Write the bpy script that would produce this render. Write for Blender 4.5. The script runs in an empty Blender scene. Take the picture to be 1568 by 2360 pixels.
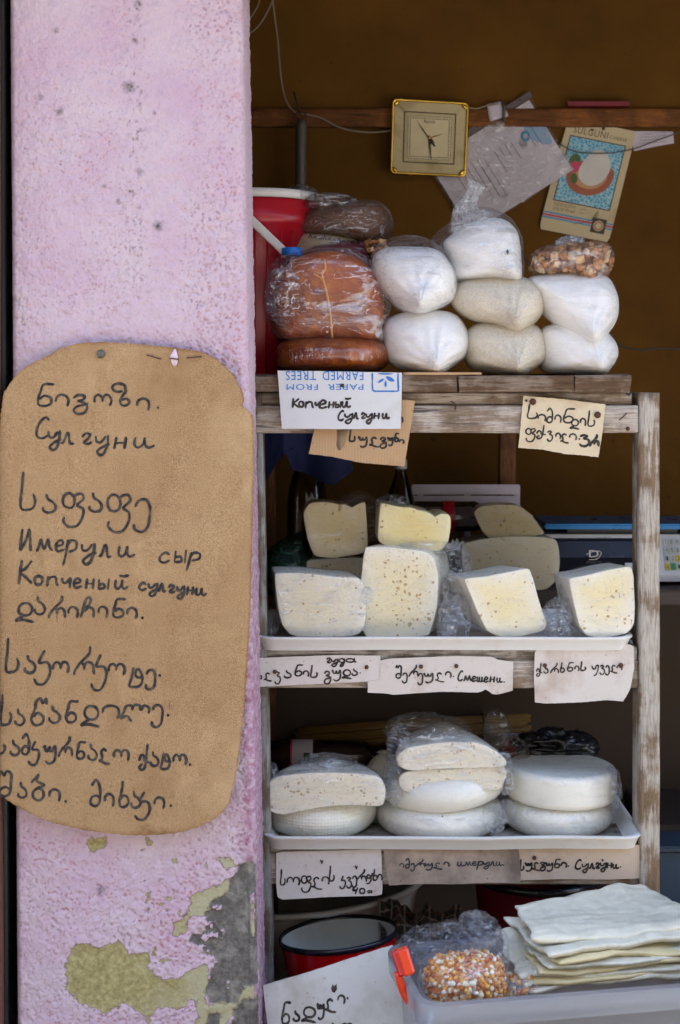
import bpy, bmesh, math, random
import numpy as np
from mathutils import Vector, Matrix

# ------------------------------------------------------------------ camera, sky, sun, exposure
scene = bpy.context.scene
C = scene.collection
S = 1300.0          # layout units per metre on the shelf front (y = 0)
D = 2.6             # camera to shelf front, metres
EX, EY, EZ = 784.0, 876.0, 1.55   # eye point in layout units / eye height
H_ALL = 2360.0

cam_d = bpy.data.cameras.new('camera')
cam = bpy.data.objects.new('camera', cam_d); C.objects.link(cam)
cam.location = (0, -D, EZ); cam.rotation_euler = (math.pi/2, 0, 0)
cam_d.sensor_fit = 'VERTICAL'; cam_d.sensor_height = 36.0
cam_d.lens = 36.0*S*D/H_ALL
cam_d.shift_y = -(H_ALL/2-EY)/H_ALL
cam_d.clip_start = 0.05; cam_d.clip_end = 500
cam_d.dof.use_dof = True; cam_d.dof.focus_distance = 2.56; cam_d.dof.aperture_fstop = 5.6
scene.camera = cam

world = bpy.data.worlds.new('World'); scene.world = world; world.use_nodes = True
wn = world.node_tree; wn.nodes.clear()
sky = wn.nodes.new('ShaderNodeTexSky'); sky.sky_type = 'NISHITA'; sky.sun_disc = False
SUN_EL, SUN_AZ = math.radians(52), math.radians(28)   # sun stands behind the kiosk
sky.sun_elevation = SUN_EL; sky.sun_rotation = SUN_AZ
sky.air_density = 1.0; sky.dust_density = 4.5; sky.ozone_density = 0.7; sky.altitude = 400
bg = wn.nodes.new('ShaderNodeBackground'); bg.inputs['Strength'].default_value = 0.15
wo = wn.nodes.new('ShaderNodeOutputWorld')
wn.links.new(sky.outputs[0], bg.inputs[0]); wn.links.new(bg.outputs[0], wo.inputs[0])

sun_d = bpy.data.lights.new('sun', 'SUN'); sun_d.energy = 4.0; sun_d.angle = math.radians(0.5)
sun_d.color = (1.0, 0.93, 0.82)
sun = bpy.data.objects.new('sun', sun_d); C.objects.link(sun)
sdir = Vector((math.sin(SUN_AZ)*math.cos(SUN_EL), math.cos(SUN_AZ)*math.cos(SUN_EL), math.sin(SUN_EL)))
sun.rotation_euler = sdir.to_track_quat('Z', 'Y').to_euler(); sun.location = (2, 6, 8)

vs = scene.view_settings
vs.view_transform = 'Standard'; vs.look = 'None'; vs.gamma = 1.0; vs.exposure = 2.9
vs.use_curve_mapping = False
scene.cycles.use_denoising = True
scene.cycles.max_bounces = 10; scene.cycles.diffuse_bounces = 4; scene.cycles.glossy_bounces = 4
scene.cycles.transmission_bounces = 6; scene.cycles.transparent_max_bounces = 40
scene.cycles.caustics_reflective = False; scene.cycles.caustics_refractive = False
scene.cycles.sample_clamp_indirect = 4.0

# ------------------------------------------------------------------ helpers
def W(px, py, y=0.0):
    k = (D+y)/D/S
    return Vector(((px-EX)*k, y, EZ+(EY-py)*k))
def K(y): return (D+y)/(D*S)
def ZV(py, y): return EZ+(EY-py)*K(y)
def XV(px, y): return (px-EX)*K(y)

def _h(i, j, k, s):
    n = (i.astype(np.int64)*374761393 + j.astype(np.int64)*668265263 + k.astype(np.int64)*1103515245 + s*974711) & 0xffffffff
    n = ((n ^ (n >> 13))*1274126177) & 0xffffffff
    n = ((n ^ (n >> 15))*2246822519) & 0xffffffff
    n = n ^ (n >> 16)
    return n/4294967296.0
def vnoise(P, s=0):
    P = np.asarray(P, float); f = np.floor(P); t = P-f; t = t*t*(3-2*t); f = f.astype(np.int64)
    r = 0
    for a in (0, 1):
        wx = t[:, 0] if a else 1-t[:, 0]
        for b in (0, 1):
            wy = t[:, 1] if b else 1-t[:, 1]
            for c in (0, 1):
                wz = t[:, 2] if c else 1-t[:, 2]
                r = r + wx*wy*wz*_h(f[:, 0]+a, f[:, 1]+b, f[:, 2]+c, s)
    return r*2-1
def fbm(P, s=0, o=4, g=0.5):
    P = np.asarray(P, float); r = 0; a = 1.0; tot = 0
    for q in range(o):
        r = r + a*vnoise(P*(2.03**q)+q*17.3, s+q*7); tot += a; a *= g
    return r/tot

def props(o, label=None, cat=None, group=None, kind=None):
    if label: o['label'] = label
    if cat: o['category'] = cat
    if group: o['group'] = group
    if kind: o['kind'] = kind
    return o
def thing(name, loc, label, cat, group=None):
    o = bpy.data.objects.new(name, None); C.objects.link(o); o.location = Vector(loc)
    o.empty_display_size = 0.02
    return props(o, label, cat, group)
def root_loc(p):
    l = Vector((0, 0, 0))
    while p is not None:
        l = l+p.location; p = p.parent
    return l
def obj(name, V, F, mat, parent=None, smooth=True, origin=None, sharp=None):
    """V in world coordinates; stored relative to the parent (or to an origin at the base)."""
    V = np.asarray([tuple(v) for v in V], float)
    if parent is not None: o0 = np.array(root_loc(parent)); loc = (0, 0, 0)
    else:
        o0 = np.array(origin) if origin is not None else np.array([(V[:, 0].min()+V[:, 0].max())/2, (V[:, 1].min()+V[:, 1].max())/2, V[:, 2].min()])
        loc = tuple(o0)
    if parent is not None:
        c = np.array([(V[:, 0].min()+V[:, 0].max())/2, (V[:, 1].min()+V[:, 1].max())/2, (V[:, 2].min()+V[:, 2].max())/2])
        loc = tuple(c-o0); o0 = c
    me = bpy.data.meshes.new(name); me.from_pydata((V-o0).tolist(), [], F)
    if smooth and not isinstance(F, FlatF):
        me.polygons.foreach_set('use_smooth', [True]*len(me.polygons))
        if sharp: 
            try: me.set_sharp_from_angle(angle=math.radians(sharp))
            except Exception: pass
    me.update(); me.materials.append(mat)
    o = bpy.data.objects.new(name, me); C.objects.link(o); o.location = loc
    if parent is not None: o.parent = parent
    return o
class FlatF(list): pass
class Geo:
    def __init__(s): s.V = []; s.F = []
    def add(s, V, F):
        b = len(s.V); s.V += [tuple(v) for v in V]; s.F += [tuple(i+b for i in f) for f in F]; return s

def rings(R, close=True, cap0=True, cap1=True):
    """R: list of equally long rings of points -> V, F"""
    n = len(R[0]); V = [tuple(p) for r in R for p in r]; F = []
    m = n if close else n-1
    for a in range(len(R)-1):
        for i in range(m):
            j = (i+1) % n
            F.append((a*n+i, a*n+j, (a+1)*n+j, (a+1)*n+i))
    if cap0:
        c = np.mean(np.array(R[0], float), axis=0); V.append(tuple(c)); q = len(V)-1
        F += [(q, (i+1) % n, i) for i in range(n)]
    if cap1:
        c = np.mean(np.array(R[-1], float), axis=0); V.append(tuple(c)); q = len(V)-1; b = (len(R)-1)*n
        F += [(q, b+i, b+(i+1) % n) for i in range(n)]
    return V, F
def chaikin(P, k=2, closed=True):
    P = np.asarray(P, float)
    for _ in range(k):
        if closed:
            Q = np.roll(P, -1, 0); P = np.stack([P*.75+Q*.25, P*.25+Q*.75], 1).reshape(-1, P.shape[1])
        else:
            A = P[:-1]; B = P[1:]; M = np.stack([A*.75+B*.25, A*.25+B*.75], 1).reshape(-1, P.shape[1])
            P = np.vstack([P[:1], M[1:-1] if len(M) > 2 else M, P[-1:]])
    return P
def resample(P, n, closed=True):
    P = np.asarray(P, float)
    Q = np.vstack([P, P[:1]]) if closed else P
    d = np.r_[0, np.cumsum(np.linalg.norm(np.diff(Q, axis=0), axis=1))]
    t = np.linspace(0, d[-1], n+1)[:-1] if closed else np.linspace(0, d[-1], n)
    return np.stack([np.interp(t, d, Q[:, i]) for i in range(Q.shape[1])], 1)
def catmull(P, sub=6):
    P = np.asarray(P, float)
    if len(P) < 3: return P
    Q = np.vstack([2*P[0]-P[1], P, 2*P[-1]-P[-2]]); out = []
    for i in range(1, len(Q)-2):
        a, b, c, d = Q[i-1], Q[i], Q[i+1], Q[i+2]
        for t in np.linspace(0, 1, sub, endpoint=False):
            out.append(.5*((2*b)+(c-a)*t+(2*a-5*b+4*c-d)*t*t+(3*b-a-3*c+d)*t**3))
    out.append(P[-1]); return np.array(out)

def through(P, sub=8):
    P = np.asarray(P, float); Q = np.vstack([P[-2:], P, P[:3]]); out = []
    for i in range(2, len(P)+2):
        a, b, c, d = Q[i-1], Q[i], Q[i+1], Q[i+2]
        for t in np.linspace(0, 1, sub, endpoint=False): out.append(.5*((2*b)+(c-a)*t+(2*a-5*b+4*c-d)*t*t+(3*b-a-3*c+d)*t**3))
    return np.array(out)
def tight(P, r=9.0):
    P = np.asarray(P, float); out = []
    for i in range(len(P)):
        for q in (P[i-1], P[(i+1) % len(P)]):
            d = q-P[i]; L = np.linalg.norm(d); out.append(P[i]+d/L*min(r, L*.42))
    return np.array(out)
def outline(pts, y, n, k=2, grow=0.0):
    P = resample(through(pts) if k >= 2 else chaikin(tight(pts, 5.0), 2), n)
    if grow:
        c = P.mean(0); d = P-c; L = np.linalg.norm(d, axis=1, keepdims=True); P = c+d*(1+grow/L)
    return np.array([tuple(W(a, b, y)) for a, b in P])
def displace(V, amp, scale, seed, o=3):
    V = np.array(V, float); P = V*scale
    V[:, 0] += amp*fbm(P, seed, o); V[:, 1] += amp*fbm(P, seed+31, o); V[:, 2] += amp*.7*fbm(P, seed+67, o)
    return V
def inflate(pts, y, depth, n=60, m=18, p=2.3, focus=None, k=2, grow=0.0, amp=0.0, scale=30, seed=0, back=1.0):
    """closed outline blown up into a pillow, silhouette at depth y"""
    P = outline(pts, y, n, k, grow); c = P.mean(0) if focus is None else np.array(W(focus[0], focus[1], y))
    c0 = P.mean(0); R = []
    for a in np.linspace(-math.pi/2*.985, math.pi/2*.985, m):
        sn, cs = math.sin(a), math.cos(a)
        t = math.copysign(abs(sn)**(2/p), sn); s = cs**(2/p)
        cc = c if t < 0 else c0
        w = cc+(P-cc)*s; w[:, 1] = y+t*depth/2*(back if t > 0 else 1); R.append(w)
    V, F = rings(R)
    V = np.array(V)
    if amp: V = displace(V, amp, scale, seed)
    return V, F
def wedge(pts, y, depth, back=(0, 0, 1.0), n=64, k=2, bev=0.006, tilt=(0, 0), grow=0.0, amp=0.0, scale=25, seed=0, prof=None, drop=0.0):
    """flat cut face outlined in layout units, body running back"""
    P = outline(pts, y, n, k, grow); c = P.mean(0); R = []
    q = K(y)
    def ring(sc, yy, t):
        sx = sc*(prof(t) if prof else 1.0)
        w = np.array(P); w[:, 0] = c[0]+(P[:, 0]-c[0])*sx + back[0]*q*t
        w[:, 2] = c[2]+(P[:, 2]-c[2])*sc - back[1]*q*t
        tl = (1-t)
        w[:, 1] = yy + (tilt[0]*(P[:, 0]-c[0])+tilt[1]*(P[:, 2]-c[2]))*tl*sc
        return w
    e = bev/max(1e-6, np.abs(P-c).max())
    for s in (.15, .4, .65, .85): R.append(ring(s*(1-e), y, 0))
    R.append(ring(1-e, y, 0)); R.append(ring(1-e*.3, y+bev*.3, 0)); R.append(ring(1, y+bev, 0))
    for t in np.linspace(.12, .9, 8):
        R.append(ring(1+(back[2]-1)*t, y+bev+(depth-2*bev)*t, t))
    R.append(ring(back[2]*.97, y+depth-bev, .97)); R.append(ring(back[2]*.85, y+depth, 1)); R.append(ring(back[2]*.3, y+depth, 1))
    V, F = rings(R); V = np.array(V)
    if amp: V = displace(V, amp, scale, seed)
    return V, F
CORE = [.9, .85, .62, .30, .06]
def lathe(prof, c, n=56, rot=None, cap0=False, cap1=False, sx=1, sy=1):
    R = []
    for r, z in prof:
        R.append([(r*math.cos(2*math.pi*i/n)*sx, r*math.sin(2*math.pi*i/n)*sy, z) for i in range(n)])
    V, F = rings(R, True, cap0, cap1); V = np.array(V)
    if rot is not None: V = V @ np.array(rot.to_matrix()).T
    return V+np.array(c), F
def tube(P, r, n=8, cap=True):
    P = np.array([tuple(p) for p in P], float); R = []; up = np.array([0.13, .9, .4]); up /= np.linalg.norm(up)
    rr = r if hasattr(r, '__len__') else [r]*len(P)
    for i in range(len(P)):
        t = P[min(i+1, len(P)-1)]-P[max(i-1, 0)]; t /= max(1e-9, np.linalg.norm(t))
        a = np.cross(t, up)
        if np.linalg.norm(a) < 1e-3: a = np.cross(t, [1, 0, 0])
        a /= np.linalg.norm(a); b = np.cross(t, a)
        R.append([P[i]+rr[i]*(math.cos(q)*a+math.sin(q)*b) for q in np.linspace(0, 2*math.pi, n, endpoint=False)])
    return rings(R, True, cap, cap)
def beam(A, B, u, v, seg=40, bev=0.003, amp=0.0012, seed=0, scale=14, endcut=0.0):
    """rough sawn bar from A to B; u, v: half-size vectors of the section"""
    A = np.array(A, float); B = np.array(B, float); u = np.array(u, float); v = np.array(v, float)
    lu, lv = np.linalg.norm(u), np.linalg.norm(v); bu, bv = 1-bev/lu, 1-bev/lv
    sec = []
    for (a, b) in [(-1, -1), (1, -1), (1, 1), (-1, 1)]:
        if (a, b) == (-1, -1): c2 = [(-1, -bv), (-bu, -1)]
        elif (a, b) == (1, -1): c2 = [(bu, -1), (1, -bv)]
        elif (a, b) == (1, 1): c2 = [(1, bv), (bu, 1)]
        else: c2 = [(-bu, 1), (-1, bv)]
        sec += c2
    full = []
    for i in range(len(sec)):
        a = np.array(sec[i]); b = np.array(sec[(i+1) % len(sec)]); full.append(a)
        if np.linalg.norm(b-a) > .5: full += [a+(b-a)*t for t in (.25, .5, .75)]
    R = []
    ts = [0]+list(np.linspace(0, 1, seg))+[1]
    for i, t in enumerate(ts):
        s = .9 if i in (0, len(ts)-1) else 1
        R.append([A+(B-A)*t+(u*p[0]+v*p[1])*s for p in full])
    V, F = rings(R); V = np.array(V)
    if amp:
        ax = (B-A)/np.linalg.norm(B-A); P = V*scale*4 - np.outer((V@ax)*scale*3.6, ax)
        V += amp*np.stack([fbm(P, seed, 3), fbm(P, seed+5, 3), fbm(P, seed+9, 3)], 1)
    return V, F
def boxg(x0, x1, y0, y1, z0, z1, b=0.003):
    bm = bmesh.new(); bmesh.ops.create_cube(bm, size=1)
    for v in bm.verts: v.co = Vector(((x0+x1)/2+v.co.x*(x1-x0), (y0+y1)/2+v.co.y*(y1-y0), (z0+z1)/2+v.co.z*(z1-z0)))
    if b: bmesh.ops.bevel(bm, geom=bm.edges[:]+bm.verts[:], offset=b, segments=2, affect='EDGES')
    bm.verts.index_update()
    V = [tuple(v.co) for v in bm.verts]; F = FlatF(tuple(v.index for v in f.verts) for f in bm.faces); bm.free(); return V, F
def polar(V, c, axis, ang):
    M = np.array(Matrix.Rotation(ang, 3, axis)); c = np.array(tuple(c)); return (np.array([tuple(v) for v in V])-c) @ M.T + c

def coons(top, right, bottom, left, y, ys=None, th=0.0015, nu=30, nv=24, rough=0.0, seed=0):
    """sheet bounded by four polylines in layout units (all run left-right / top-bottom)"""
    T = resample(top, nu, False); B = resample(bottom, nu, False); L = resample(left, nv, False); Rr = resample(right, nv, False)
    if rough:
        for q, E in enumerate((T, B, L, Rr)):
            E[1:-1] += rough*np.stack([fbm(np.c_[E*.35, np.full(len(E), q*9.)], seed+q, 3), fbm(np.c_[E*.35, np.full(len(E), 5+q*9.)], seed+q+3, 3)], 1)[1:-1]
    G = np.zeros((nv, nu, 2)); u = np.linspace(0, 1, nu)[None, :, None]; v = np.linspace(0, 1, nv)[:, None, None]
    G = (1-v)*T[None]+v*B[None]+(1-u)*L[:, None]+u*Rr[:, None] - ((1-u)*(1-v)*T[0]+u*(1-v)*T[-1]+(1-u)*v*B[0]+u*v*B[-1])
    k = K(y); X = (G[..., 0]-EX)*k; Z = EZ+(EY-G[..., 1])*k
    Y = np.full_like(X, y)
    if ys: Y = Y+ys(X, Z)
    F1 = np.stack([X, Y, Z], -1).reshape(-1, 3); B1 = F1+np.array([0, th, 0])
    V = np.vstack([F1, B1]); N = nu*nv; F = []
    for a in range(nv-1):
        for b in range(nu-1):
            i = a*nu+b
            F.append((i, i+nu, i+nu+1, i+1)); F.append((N+i, N+i+1, N+i+nu+1, N+i+nu))
    bd = [(0, b) for b in range(nu)]+[(a, nu-1) for a in range(1, nv)]+[(nv-1, b) for b in range(nu-2, -1, -1)]+[(a, 0) for a in range(nv-2, 0, -1)]
    idx = [a*nu+b for a, b in bd]
    for i in range(len(idx)):
        j = (i+1) % len(idx); F.append((idx[i], idx[j], N+idx[j], N+idx[i]))
    return V, F
def quad4(TL, TR, BR, BL): return [TL, TR], [TR, BR], [BL, BR], [TL, BL]
def flat(pts, y, th=0.0006, ys=None):
    """small flat printed patch, polygon in layout units (must be star shaped), standing proud of y"""
    P = np.array([tuple(W(a, b, y)) for a, b in pts])
    if ys is not None: P[:, 1] += ys(P[:, 0], P[:, 2])
    Q = P+np.array([0, th, 0]); n = len(P); c = P.mean(0)
    V = list(P)+list(Q)+[c]; F = [(2*n, (i+1) % n, i) for i in range(n)]+[(i, (i+1) % n, n+(i+1) % n, n+i) for i in range(n)]
    return V, F
def ribbon(P, w, y, ys=None, lift=0.0, seed=0):
    """pen stroke: P in layout units, w in layout units"""
    P = np.asarray(P, float); n = len(P); k = K(y)
    t = np.gradient(P, axis=0); t /= np.maximum(1e-9, np.linalg.norm(t, axis=1, keepdims=True)); nn = np.stack([-t[:, 1], t[:, 0]], 1)
    ww = w/2*(1+.38*fbm(np.c_[P*.10, np.full(n, seed*1.7)], seed, 2)); ww[0] *= .75; ww[-1] *= .6
    P = np.vstack([P[:1]-t[:1]*w*.3, P, P[-1:]+t[-1:]*w*.35]); nn = np.vstack([nn[:1], nn, nn[-1:]]); ww = np.r_[ww[0]*.45, ww, ww[-1]*.35]
    A = P+nn*ww[:, None]; B = P-nn*ww[:, None]; n += 2
    out = []
    for Q in (A, B):
        X = (Q[:, 0]-EX)*k; Z = EZ+(EY-Q[:, 1])*k; Y = np.full(n, y)
        if ys: Y = Y+ys(X, Z)
        out.append(np.stack([X, Y-0.0005-lift, Z], 1))
    V = np.vstack(out); F = [(i, i+1, n+i+1, n+i) for i in range(n-1)]
    return V, F
def ridge(P, w, h, base):
    pass
# ------------------------------------------------------------------ materials
def lin(r, g, b):
    f = lambda c: (c/255/12.92) if c/255 <= .04045 else ((c/255+.055)/1.055)**2.4
    return (f(r), f(g), f(b), 1)
class NB:
    def __init__(s, name):
        s.m = bpy.data.materials.new(name); s.m.use_nodes = True; s.t = s.m.node_tree; s.t.nodes.clear()
        s.out = s.t.nodes.new('ShaderNodeOutputMaterial')
    def n(s, typ, ins=None, **kw):
        x = s.t.nodes.new('ShaderNode'+typ)
        for a, b in kw.items(): setattr(x, a, b)
        for a, b in (ins or {}).items():
            i = x.inputs[a]
            if isinstance(b, bpy.types.NodeSocket): s.t.links.new(b, i)
            elif isinstance(b, bpy.types.Node): s.t.links.new(b.outputs[0], i)
            else: i.default_value = b
        return x
    def pos(s, scale=(1, 1, 1), obj=True, off=(0, 0, 0)):
        tc = s.n('TexCoord') if obj else s.n('NewGeometry')
        src = tc.outputs['Object'] if obj else tc.outputs['Position']
        if obj:
            oi = s.n('ObjectInfo'); r = s.n('VectorMath', {0: (37.1, 19.7, 53.3), 3: oi.outputs['Random']}, operation='SCALE')
            src = s.n('VectorMath', {0: src, 1: r.outputs[0]}, operation='ADD').outputs[0]
        return s.n('Mapping', {'Vector': src, 'Scale': scale, 'Location': off}).outputs[0]
    def noise(s, vec, scale, detail=4, rough=.55, dist=0.0):
        return s.n('TexNoise', {'Vector': vec, 'Scale': scale, 'Detail': detail, 'Roughness': rough, 'Distortion': dist}).outputs['Fac']
    def ramp(s, fac, stops, interp='LINEAR'):
        r = s.n('ValToRGB', {'Fac': fac}); e = r.color_ramp; e.interpolation = interp
        while len(e.elements) < len(stops): e.elements.new(.5)
        for q, (p, c) in zip(e.elements, stops):
            q.position = p; q.color = c if hasattr(c, '__len__') else (c, c, c, 1)
        return r.outputs['Color']
    def mix(s, fac, a, b, blend='MIX'):
        x = s.n('Mix', data_type='RGBA', blend_type=blend); 
        for i, v in ((0, fac), (6, a), (7, b)):
            if isinstance(v, bpy.types.NodeSocket): s.t.links.new(v, x.inputs[i])
            else: x.inputs[i].default_value = v if i == 0 or len(v) == 4 else (*v, 1)
        return x.outputs[2]
    def math(s, op, a, b=0.0, clamp=False): return s.n('Math', {0: a, 1: b}, operation=op, use_clamp=clamp).outputs[0]
    def bump(s, h, strength=.5, dist=.002, normal=None):
        d = {'Height': h, 'Strength': strength, 'Distance': dist}
        if normal is not None: d['Normal'] = normal
        return s.n('Bump', d).outputs[0]
    def pbsdf(s, **kw):
        names = {'base': 'Base Color', 'rough': 'Roughness', 'metal': 'Metallic', 'normal': 'Normal', 'spec': 'Specular IOR Level', 'alpha': 'Alpha', 'sss': 'Subsurface Weight',
                 'coat': 'Coat Weight', 'coatr': 'Coat Roughness', 'coatn': 'Coat Normal', 'trans': 'Transmission Weight', 'ior': 'IOR', 'sheen': 'Sheen Weight'}
        b = s.n('BsdfPrincipled', {names[a]: v for a, v in kw.items()})
        if 'sss' in kw: b.inputs['Subsurface Radius'].default_value = (1, .8, .6); b.inputs['Subsurface Scale'].default_value = .006
        return b
    def end(s, sh): s.t.links.new(sh.outputs[0] if isinstance(sh, bpy.types.Node) else sh, s.out.inputs[0]); return s.m

def plain(name, col, rough=.5, metal=0.0, bump=0.0, bs=300, var=.12, coat=0.0, spec=.5):
    b = NB(name); p = b.pos(); nz = b.noise(p, 18, 5); nf = b.noise(p, bs, 3)
    f = b.ramp(nz, [(.3, 1-var), (.7, 1+var*.3)])
    base = b.mix(1.0, col, f, 'MULTIPLY')
    kw = dict(base=base, rough=b.math('ADD', b.math('MULTIPLY', nz, .2), rough-.1), metal=metal, coat=coat, spec=spec)
    if bump: kw['normal'] = b.bump(nf, bump, .001)
    return b.end(b.pbsdf(**kw))
MT = {}
def wood(name, axis, paint, bare, amt, seed=0.0, dark=.25, rough=.75):
    """weathered painted timber, grain along axis"""
    b = NB(name); sc = [1, 1, 1]; sc[axis] = .07
    p = b.pos(tuple(sc)); q = b.pos(off=(seed, 0, 0))
    grain = b.noise(p, 160, 6, .7); big = b.noise(q, 14, 5, .6); fine = b.noise(p, 420, 3, .7)
    wear = b.math('ADD', b.math('MULTIPLY', grain, .55), b.math('MULTIPLY', big, .6))
    m = b.ramp(wear, [(amt-.05, 0), (amt+.05, 1)])
    barec = b.mix(b.ramp(grain, [(.35, 0), (.65, 1)]), tuple(c*.45 for c in bare[:3])+(1,), bare)
    paintc = b.mix(b.ramp(fine, [(.35, 0), (.6, 1)]), tuple(c*.62 for c in paint[:3])+(1,), paint)
    base = b.mix(m, paintc, barec)
    cracks = b.ramp(b.noise(p, 70, 4, .6), [(.30, 1), (.36, 0)])
    base = b.mix(b.math('MULTIPLY', cracks, .85), base, (.03, .022, .016, 1))
    nrm = b.bump(b.math('SUBTRACT', b.math('ADD', grain, b.math('MULTIPLY', fine, .5)), b.math('MULTIPLY', cracks, 1.5)), .8, .0016)
    return b.end(b.pbsdf(base=base, rough=rough, normal=nrm, spec=.25))
MT['wood_x'] = wood('painted_wood_long', 0, lin(198, 186, 172), lin(150, 130, 108), .60)
MT['wood_z'] = wood('painted_wood_upright', 2, lin(192, 184, 170), lin(140, 116, 88), .585)
MT['wood_dark_x'] = wood('weathered_plank', 0, lin(146, 128, 110), lin(104, 80, 58), .58)
MT['wood_grey_x'] = wood('grey_plank', 0, lin(190, 186, 178), lin(120, 108, 96), .58)
MT['wood_post_l'] = wood('grey_post', 2, lin(150, 148, 142), lin(112, 98, 82), .57)
MT['wood_brown'] = wood('brown_timber', 0, lin(150, 96, 50), lin(122, 78, 42), .55)
MT['wood_brown_z'] = wood('brown_timber_upright', 2, lin(130, 88, 56), lin(104, 70, 46), .55)

def stucco():
    b = NB('peeling_pink_stucco'); p = b.pos(obj=False)
    a = b.n('Attribute', attribute_name='layer'); lay = b.n('SeparateColor', {0: a.outputs['Color']})
    pit, yel, grey = lay.outputs[0], lay.outputs[1], lay.outputs[2]
    a2 = b.n('Attribute', attribute_name='tone'); tn = b.n('SeparateColor', {0: a2.outputs['Color']})
    red, worn, dirt = tn.outputs[0], tn.outputs[1], tn.outputs[2]
    n1 = b.noise(p, 9, 5); n2 = b.noise(p, 130, 5, .65); n3 = b.noise(p, 420, 3)
    pink = b.mix(b.ramp(n1, [(.3, 0), (.7, 1)]), lin(194, 166, 182), lin(202, 184, 190))
    n4 = b.noise(p, 230, 4, .6); n5 = b.noise(p, 60, 3, .5)
    mott = b.math('MULTIPLY', b.math('MULTIPLY', b.ramp(n4, [(.54, 0), (.68, 1)]), b.ramp(n5, [(.42, .0), (.66, 1)])), b.math('ADD', b.math('MULTIPLY', a.outputs['Alpha'], .9), .12))
    pink = b.mix(b.math('MULTIPLY', mott, .75), pink, lin(196, 120, 120))
    pink = b.mix(b.math('MULTIPLY', b.ramp(b.noise(p, 75, 4, .6), [(.50, 0), (.70, 1)]), .22), pink, lin(160, 140, 158))
    pitc = b.mix(b.ramp(n1, [(.4, 0), (.6, 1)]), lin(184, 112, 110), lin(150, 122, 140))
    pink = b.mix(b.math('MULTIPLY', pit, b.ramp(b.noise(p, 34, 3), [(.40, .08), (.66, .85)])), pink, pitc)
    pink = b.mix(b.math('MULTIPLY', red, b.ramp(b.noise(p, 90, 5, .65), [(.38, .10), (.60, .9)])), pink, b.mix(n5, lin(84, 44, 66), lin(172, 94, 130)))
    yelc = b.mix(b.ramp(n2, [(.35, 0), (.65, 1)]), lin(138, 126, 80), lin(176, 166, 116))
    yelc = b.mix(worn, yelc, lin(172, 166, 132))
    gc = b.mix(b.ramp(n2, [(.35, 0), (.7, 1)]), lin(84, 80, 76), lin(124, 120, 112))
    base = b.mix(b.ramp(yel, [(.46, 0), (.52, 1)]), pink, yelc)
    base = b.mix(b.ramp(yel, [(.18, 0), (.42, .8), (.47, .8), (.52, 0)]), base, lin(104, 84, 66))  # edge shadow painted as a dark outline around the yellow patches
    gc = b.mix(b.ramp(b.noise(p, 28, 5, .65), [(.50, 0), (.62, .7)]), gc, lin(150, 146, 134))
    base = b.mix(b.ramp(grey, [(.46, 0), (.52, 1)]), base, gc)
    base = b.mix(b.ramp(grey, [(.20, 0), (.42, .6), (.46, 0)]), base, lin(86, 74, 64))  # same painted edge shadow around the grey patches
    base = b.mix(b.math('MULTIPLY', dirt, b.ramp(n2, [(.35, .25), (.6, 1)])), base, lin(70, 62, 56))
    h = b.math('ADD', b.math('MULTIPLY', n2, .7), b.math('MULTIPLY', n3, .4))
    return b.end(b.pbsdf(base=base, rough=.72, spec=.3, normal=b.bump(h, .8, .0020)))
MT['stucco'] = stucco()

def wallboard():
    b = NB('brown_hardboard'); p = b.pos(obj=False); n1 = b.noise(p, 2.2, 6, .62); n2 = b.noise(p, 260, 3)
    c = b.mix(b.ramp(n1, [(.3, 0), (.7, 1)]), (.085, .038, .005, 1), (.165, .076, .011, 1))
    c = b.mix(b.ramp(b.noise(p, 45, 2), [(.72, 0), (.76, .6)]), c, (.05, .03, .015, 1))
    return b.end(b.pbsdf(base=c, rough=.7, spec=.12, normal=b.bump(n2, .25, .0005)))
MT['wall'] = wallboard()
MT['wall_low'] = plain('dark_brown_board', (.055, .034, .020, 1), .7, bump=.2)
MT['ceiling'] = plain('grey_roof_board', (.16, .13, .10, 1), .8)

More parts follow.
